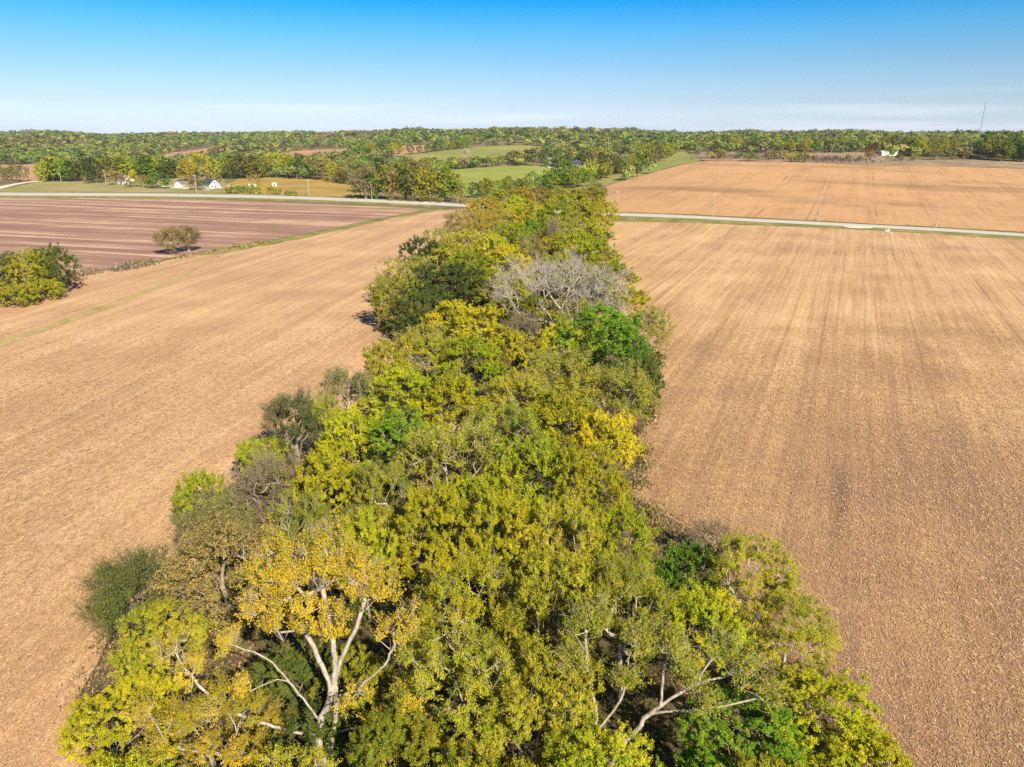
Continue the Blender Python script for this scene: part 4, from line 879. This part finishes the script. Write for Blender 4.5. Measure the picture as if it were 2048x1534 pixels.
def weeds_line():
    P, C = [], []
    def along(line, w, n, h, cols):
        L = smooth_line([at(*p)[:2] for p in line], 1.0); k = L[rng.integers(0, len(L), max(6, len(L)//3))]; q = k[rng.integers(0, len(k), n)]+rng.normal(0, w, (n, 2))*rng.uniform(0.5, 1.6, (n, 1)); n = len(q)
        z = ground(q[:, 0], q[:, 1])+rng.uniform(0, 1, n)**1.5*h
        P.append(np.column_stack([q, z])); C.append(np.array(cols)[rng.integers(0, len(cols), n)]*rng.uniform(0.7, 1.2, (n, 1)))
    br = [(0.24, 0.17, 0.11), (0.32, 0.23, 0.14), (0.18, 0.14, 0.09)]; yl = [(0.36, 0.30, 0.06), (0.28, 0.26, 0.05), (0.42, 0.32, 0.10)]
    along([(150, 552), (200, 545), (240, 540), (300, 527)], 1.5, 1700, 1.3, br); along([(300, 526), (420, 505), (520, 486)], 1.4, 700, 0.45, br+yl)
    along([(0, 612), (80, 596), (150, 560)], 1.4, 1500, 1.3, br)
    along([(1195, 462), (1205, 500), (1235, 540)], 0.8, 900, 0.9, yl+br); along([(1290, 900), (1285, 980), (1320, 1060)], 0.6, 1800, 0.9, yl+br)
    along([(400, 1000), (340, 1100), (250, 1250)], 0.8, 1500, 0.8, yl+br)
    along([(1410, 316), (1500, 312), (1600, 318), (1700, 322)], 12, 4500, 1.6, [(0.22, 0.14, 0.12), (0.28, 0.19, 0.15), (0.20, 0.15, 0.10)])
    for xs, sg in ((lo_, -1), (hi_, 1)):
        k = rng.integers(0, len(ys_)-1, 9000); k = k[rng.random(len(k)) < np.clip(60/ys_[k], 0.12, 1)]; f = rng.random(len(k)); n = len(k)
        q = np.column_stack([xs[k]*(1-f)+xs[k+1]*f+sg*np.abs(rng.normal(0, 0.9, n))-sg*0.5, ys_[k]*(1-f)+ys_[k+1]*f])
        P.append(np.column_stack([q, rng.uniform(0, 1, n)**1.5*0.7])); C.append(np.array(yl+br)[rng.integers(0, 6, n)]*rng.uniform(0.8, 1.3, (n, 1)))
    P = np.concatenate(P); C = np.concatenate(C); s = np.clip(P[:, 1]/260, 0.22, 1.6)
    V, F = leaves(P, 1.0, rng, -0.1); PP = np.repeat(P, 3, 0); V = PP+(V-PP)*np.repeat(s, 3)[:, None]*np.array([0.5, 0.5, 1.0])
    tag(link('dry_weeds', mesh_np('dry_weeds', V, F, vcol_mat('dry_weed', 0.15), False, {'col': np.repeat(C, 3, 0)})), 'dry brown and yellow weeds along the field edges', 'weeds', kind='stuff')
weeds_line()

# ------------------------------------------------------------------ houses and sheds
def house(name, px, py, w, dpt, wall_h, roof_h, rz, wall, roof, label, cat='house', chimney=False, wins=((-0.25, 0), (0.25, 0)), door=0.0, win_side=True, garage=False):
    p = at(px, py); o = empty(name, (p[0], p[1], p[2]-0.15), rz); tag(o, label, cat)
    W, Dd = w/2, dpt/2      # gable faces -y; ridge runs along y
    b = MB(); b.add([(-W,-Dd,0),(W,-Dd,0),(W,Dd,0),(-W,Dd,0),(-W,-Dd,wall_h),(W,-Dd,wall_h),(W,Dd,wall_h),(-W,Dd,wall_h),(0,-Dd,wall_h+roof_h),(0,Dd,wall_h+roof_h)],
        [(0,1,5,8,4),(2,3,7,9,6),(1,2,6,5),(3,0,4,7),(3,2,1,0)]); b.build('wall', M[wall], o)
    e = 0.35; sl = roof_h/W; rf = MB()
    for s in (-1, 1):
        x1 = s*(W+e); z1 = wall_h-e*sl; t = 0.16
        rf.add([(0,-Dd-e,wall_h+roof_h+0.02),(x1,-Dd-e,z1+0.02),(x1,Dd+e,z1+0.02),(0,Dd+e,wall_h+roof_h+0.02),
                (0,-Dd-e,wall_h+roof_h+t+0.02),(x1,-Dd-e,z1+t+0.02),(x1,Dd+e,z1+t+0.02),(0,Dd+e,wall_h+roof_h+t+0.02)],
               [(3,2,1,0),(4,5,6,7),(0,1,5,4),(1,2,6,5),(2,3,7,6)] if s > 0 else [(0,1,2,3),(7,6,5,4),(4,5,1,0),(5,6,2,1),(6,7,3,2)])
    ro = rf.build('roof', M[roof], o)
    if chimney: MB().box(W*0.25, W*0.25+0.7, -0.4, 0.4, wall_h+roof_h*0.4, wall_h+roof_h+0.9).build('chimney', M['brick'], ro)
    for fx, lvl in wins:
        x = fx*w; z = 0.9+lvl*2.6
        fr = MB().box(x-0.62, x+0.62, -Dd-0.06, -Dd-0.003, z, z+1.4).build('window', M['trim'], o)
        MB().box(x-0.52, x+0.52, -Dd-0.075, -Dd-0.062, z+0.1, z+1.3).build('pane', M['glass'], fr)
    if door is not None:
        x = door*w; hw = 1.3 if garage else 0.5
        dd = MB().box(x-hw, x+hw, -Dd-0.05, -Dd-0.003, 0.15, 2.25).build('door', M['trim' if garage else 'door'], o)
        MB().box(x+hw-0.16, x+hw-0.08, -Dd-0.1, -Dd-0.052, 1.1, 1.22).build('handle', M['steel'], dd)
    if win_side:
        for s in (-1, 1):
            for yy in (-0.25, 0.25):
                x0, x1 = (W+0.003, W+0.06) if s > 0 else (-W-0.06, -W-0.003)
                fr = MB().box(x0, x1, yy*dpt-0.6, yy*dpt+0.6, 0.95, 2.25).build('window', M['trim'], o)
                x0, x1 = (W+0.062, W+0.075) if s > 0 else (-W-0.075, -W-0.062)
                MB().box(x0, x1, yy*dpt-0.5, yy*dpt+0.5, 1.05, 2.15).build('pane', M['glass'], fr)
    return o
house('house', 422, 376, 8.4, 12.5, 3.2, 3.4, math.radians(50), 'wall', 'roof', 'white gabled house with dark roof behind the left road', chimney=True, wins=((-0.27, 0), (0.27, 0), (0.0, 1)), door=0.05)
house('shed', 360, 373.5, 5.2, 7, 2.6, 1.7, math.radians(2), 'wall', 'roof2', 'small white gabled shed left of the white house', 'shed', door=0.0, wins=(), garage=True, win_side=False)
house('farmhouse', 250, 368, 9, 12, 3.6, 3.2, math.radians(62), 'wall', 'roof2', 'farmhouse with grey roof half hidden behind yellow and tan trees', chimney=True)
house('shed', 549, 372.5, 3.6, 4, 2.2, 1.0, 0.3, 'wall2', 'metalroof', 'tiny pale shed standing in the golden meadow', 'shed', door=0.0, wins=(), win_side=False)
house('house', 1152, 333, 9.5, 10, 3.4, 2.4, math.radians(80), 'wall3', 'roof', 'dark blue-grey house under trees among the green pastures', chimney=True)
house('house', 1100, 325.5, 8, 11, 3.2, 2.6, math.radians(85), 'wall2', 'roof2', 'grey-roofed house behind the small round tree in the pastures')
house('shed', 1776, 311, 7, 15, 3.6, 0.9, math.radians(86), 'wall2', 'metalroof', 'long pale metal shed in front of the right hand wood', 'shed', door=0.2, wins=())
house('house', 1690, 296, 10, 16, 3.0, 2.4, math.radians(80), 'brick', 'roof3', 'low brown-roofed house half hidden in the right hand wood')
house('house', 1190, 270, 10, 12, 6.0, 4.0, 0.2, 'wall', 'roof2', 'small white house on the ridge at the skyline', wins=((-0.25, 0), (0.25, 0), (-0.25, 1), (0.25, 1)))
house('house', 1332, 272, 12, 26, 4.0, 3.4, math.radians(88), 'brick', 'roof2', 'long grey-roofed house on the skyline right of centre')

# white rail fence beside the gabled house, gate posts of the ruin
def fence(name, a, b_, n, label, mat='trim', h=1.1):
    A, B = at(*a), at(*b_); o = empty(name, A); tag(o, label, 'fence'); d = B-A
    for i in range(n):
        q = d*i/(n-1); MB().box(q[0]-0.09, q[0]+0.09, q[1]-0.09, q[1]+0.09, q[2]-0.1, q[2]+h+0.05).build('post', M[mat], o)
    for i in range(n-1):
        for z in (0.35, 0.7, 1.02):
            q0, q1 = d*i/(n-1), d*(i+1)/(n-1)
            MB().tube(q0+np.array([0, -0.1, z]), q1+np.array([0, -0.1, z]), 0.07, 0.07, 4).build('rail', M[mat], o)
fence('rail_fence', (386, 377.5), (444, 376.5), 7, 'white rail fence in front of the gabled house')
fence('rail_fence', (458, 374), (478, 373), 4, 'short white rail fence right of the gabled house', h=1.4)
for i, (px, lab) in enumerate([(500, 'left one of two white stone gate posts in the meadow'), (510, 'right one of two white stone gate posts in the meadow')]):
    p = at(px, 375.5); o = empty('gate_post', p); tag(o, lab, 'gate post', 'stone gate posts')
    MB().box(-0.8, 0.8, -0.7, 0.7, -0.1, 2.4).build('shaft', M['wall2'], o); MB().box(-1.0, 1.0, -0.9, 0.9, 2.4, 2.7).build('cap', M['wall'], o)
for i, (px, lab) in enumerate([(1771.2, 'leftmost'), (1775, 'middle'), (1778, 'rightmost')]):
    p = at(px, 463.2); o = empty('marker_post', p); tag(o, f'{lab} of three short white marker posts by the right hand road', 'post', 'white marker posts by the road')
    MB().tube((0, 0, -0.1), (0, 0, 0.95), 0.2, 0.2, 8).build('shaft', M['trim'], o); MB().tube((0, 0, 0.95), (0, 0, 1.1), 0.23, 0.15, 8).build('cap', M['wall'], o)
# vehicle by the dark house
def pickup(px, py, rz, label):
    p = at(px, py); o = empty('pickup', p, rz); tag(o, label, 'vehicle')
    MB().box(-2.6, 2.6, -0.95, 0.95, 0.5, 1.1).add([(-0.3,-0.9,1.1),(1.5,-0.9,1.1),(1.5,0.9,1.1),(-0.3,0.9,1.1),(-0.1,-0.75,1.8),(1.0,-0.75,1.8),(1.0,0.75,1.8),(-0.1,0.75,1.8)],
        [(4,5,6,7),(0,1,5,4),(1,2,6,5),(2,3,7,6),(3,0,4,7)]).build('body', M['carp'], o)
    for s in (-1, 1):
        MB().box(0.0, 0.95, s*0.86-0.03, s*0.86+0.03, 1.25, 1.65).build('window', M['glass'], o)
        for x in (-1.6, 1.7): 
            wh = MB().tube((x, s*0.8, 0.38), (x, s*1.0, 0.38), 0.38, 0.38, 12).build('wheel', M['rubber'], o)
            MB().tube((x, s*0.99, 0.38), (x, s*1.02, 0.38), 0.2, 0.18, 10).build('rim', M['steel'], wh)
pickup(1167, 335.5, 0.2, 'small white vehicle parked right of the dark house')

# ------------------------------------------------------------------ utility poles
POLES = [(57, 362, 30, 'utility pole at the bend of the gravel side road'), (77, 362, 24, 'utility pole right of the side road junction'), (122.5, 363, 25, 'utility pole in front of the dark grove'),
   (212.5, 367, 27, 'leaning utility pole in front of the farmhouse'), (394, 387, 36, 'utility pole by the driveway of the white house'), (618, 391.5, 30, 'utility pole at the edge of the golden meadow'),
   (744, 399, 36, 'utility pole before the brown tree of the roadside grove'), (881, 405, 36, 'utility pole by the road left of the red-topped tree'), (1234, 423.5, 41, 'utility pole by the road next to the tree belt'),
   (1425, 432.5, 44, 'second utility pole right of the tree belt'), (1636, 441.5, 48, 'third utility pole right of the tree belt'), (1871, 456.5, 48, 'rightmost utility pole along the road'),
   (1067, 361, 9, 'short pole standing in the lower pasture, left one'), (1126, 349, 7, 'short pole standing in the lower pasture, by the drive'), (1220, 336, 10, 'short pole on the lawn right of the oval tree')]
for i, (px, py, hp, lab) in enumerate(POLES):
    p = at(px, py); H = hp*depth_of(p)/FPX; o = empty('utility_pole', p, random.uniform(0.2, 0.7)); tag(o, lab, 'pole', 'utility poles')
    o.rotation_euler[0] = random.uniform(-0.015, 0.015); o.rotation_euler[1] = random.uniform(-0.03, 0.03)
    k = 1.25
    MB().tube((0, 0, -0.3), (0, 0, H), 0.19*k, 0.13*k, 8).build('shaft', M['pole'], o)
    if H > 7:
        MB().box(-1.15, 1.15, -0.2, -0.08, H-0.75, H-0.55).build('crossarm', M['pole'], o)
        for x in (-1.0, 0.0, 1.0): MB().tube((x, -0.14, H-0.55), (x, -0.14, H-0.28), 0.07, 0.05, 6).build('insulator', M['insul'], o)

# radio mast on the right horizon
def mast():
    p = at(1955, 287); top = 46.0; o = empty('radio_mast', p); tag(o, 'tall thin steel radio mast on the right horizon', 'mast')
    g = 0.55; L = [(g, 0), (-g*0.5, g*0.87), (-g*0.5, -g*0.87)]
    for x, y in L: MB().tube((x, y, 0), (x, y, top), 0.12, 0.10, 5).build('leg', M['steel'], o)
    br = MB(); z = 0.0; i = 0
    while z < top-1.5:
        for a in range(3):
            q0, q1 = L[a], L[(a+1) % 3]
            if i % 2: q0, q1 = q1, q0
            br.tube((*q0, z), (*q1, z+1.5), 0.05, 0.05, 3)
        z += 1.5; i += 1
    tag(br.build('bracing', M['steel'], o), kind='stuff')
    MB().tube((0, 0, top), (0, 0, top+5), 0.10, 0.06, 6).build('antenna', M['steel'], o)
    for z in (top-0.7, top+3.2): MB().tube((0, 0, z), (0, 0, z+1.0), 0.8, 0.8, 10).build('beacon', M['steel'], o)
    for a in range(3):
        th = a*2.094+0.5
        for zt, rr in ((top*0.95, 30), (top*0.55, 22)):
            ex, ey = rr*math.cos(th), rr*math.sin(th); ez = float(ground(p[0]+ex, p[1]+ey)-p[2])
            MB().tube((0, 0, zt), (ex, ey, ez), 0.03, 0.03, 3).build('guy_wire', M['steel'], o)
mast()

# ------------------------------------------------------------------ a little haze in the air
def haze(density):
    me = MB().box(-5700, 5700, -5700, 5700, -6, 150)
    m = bpy.data.materials.new('thin_haze'); m.use_nodes = True; nt = m.node_tree; nt.nodes.remove(nt.nodes['Principled BSDF'])
    v = nt.nodes.new('ShaderNodeVolumePrincipled'); v.inputs['Color'].default_value = (0.80, 0.88, 1.0, 1); v.inputs['Density'].default_value = density
    v.inputs['Anisotropy'].default_value = 0.0
    nt.links.new(v.outputs[0], nt.nodes['Material Output'].inputs['Volume'])
    o = me.build('haze', m); tag(o, 'thin bluish haze in the air over the fields', 'haze', kind='stuff')
haze(0.00005)
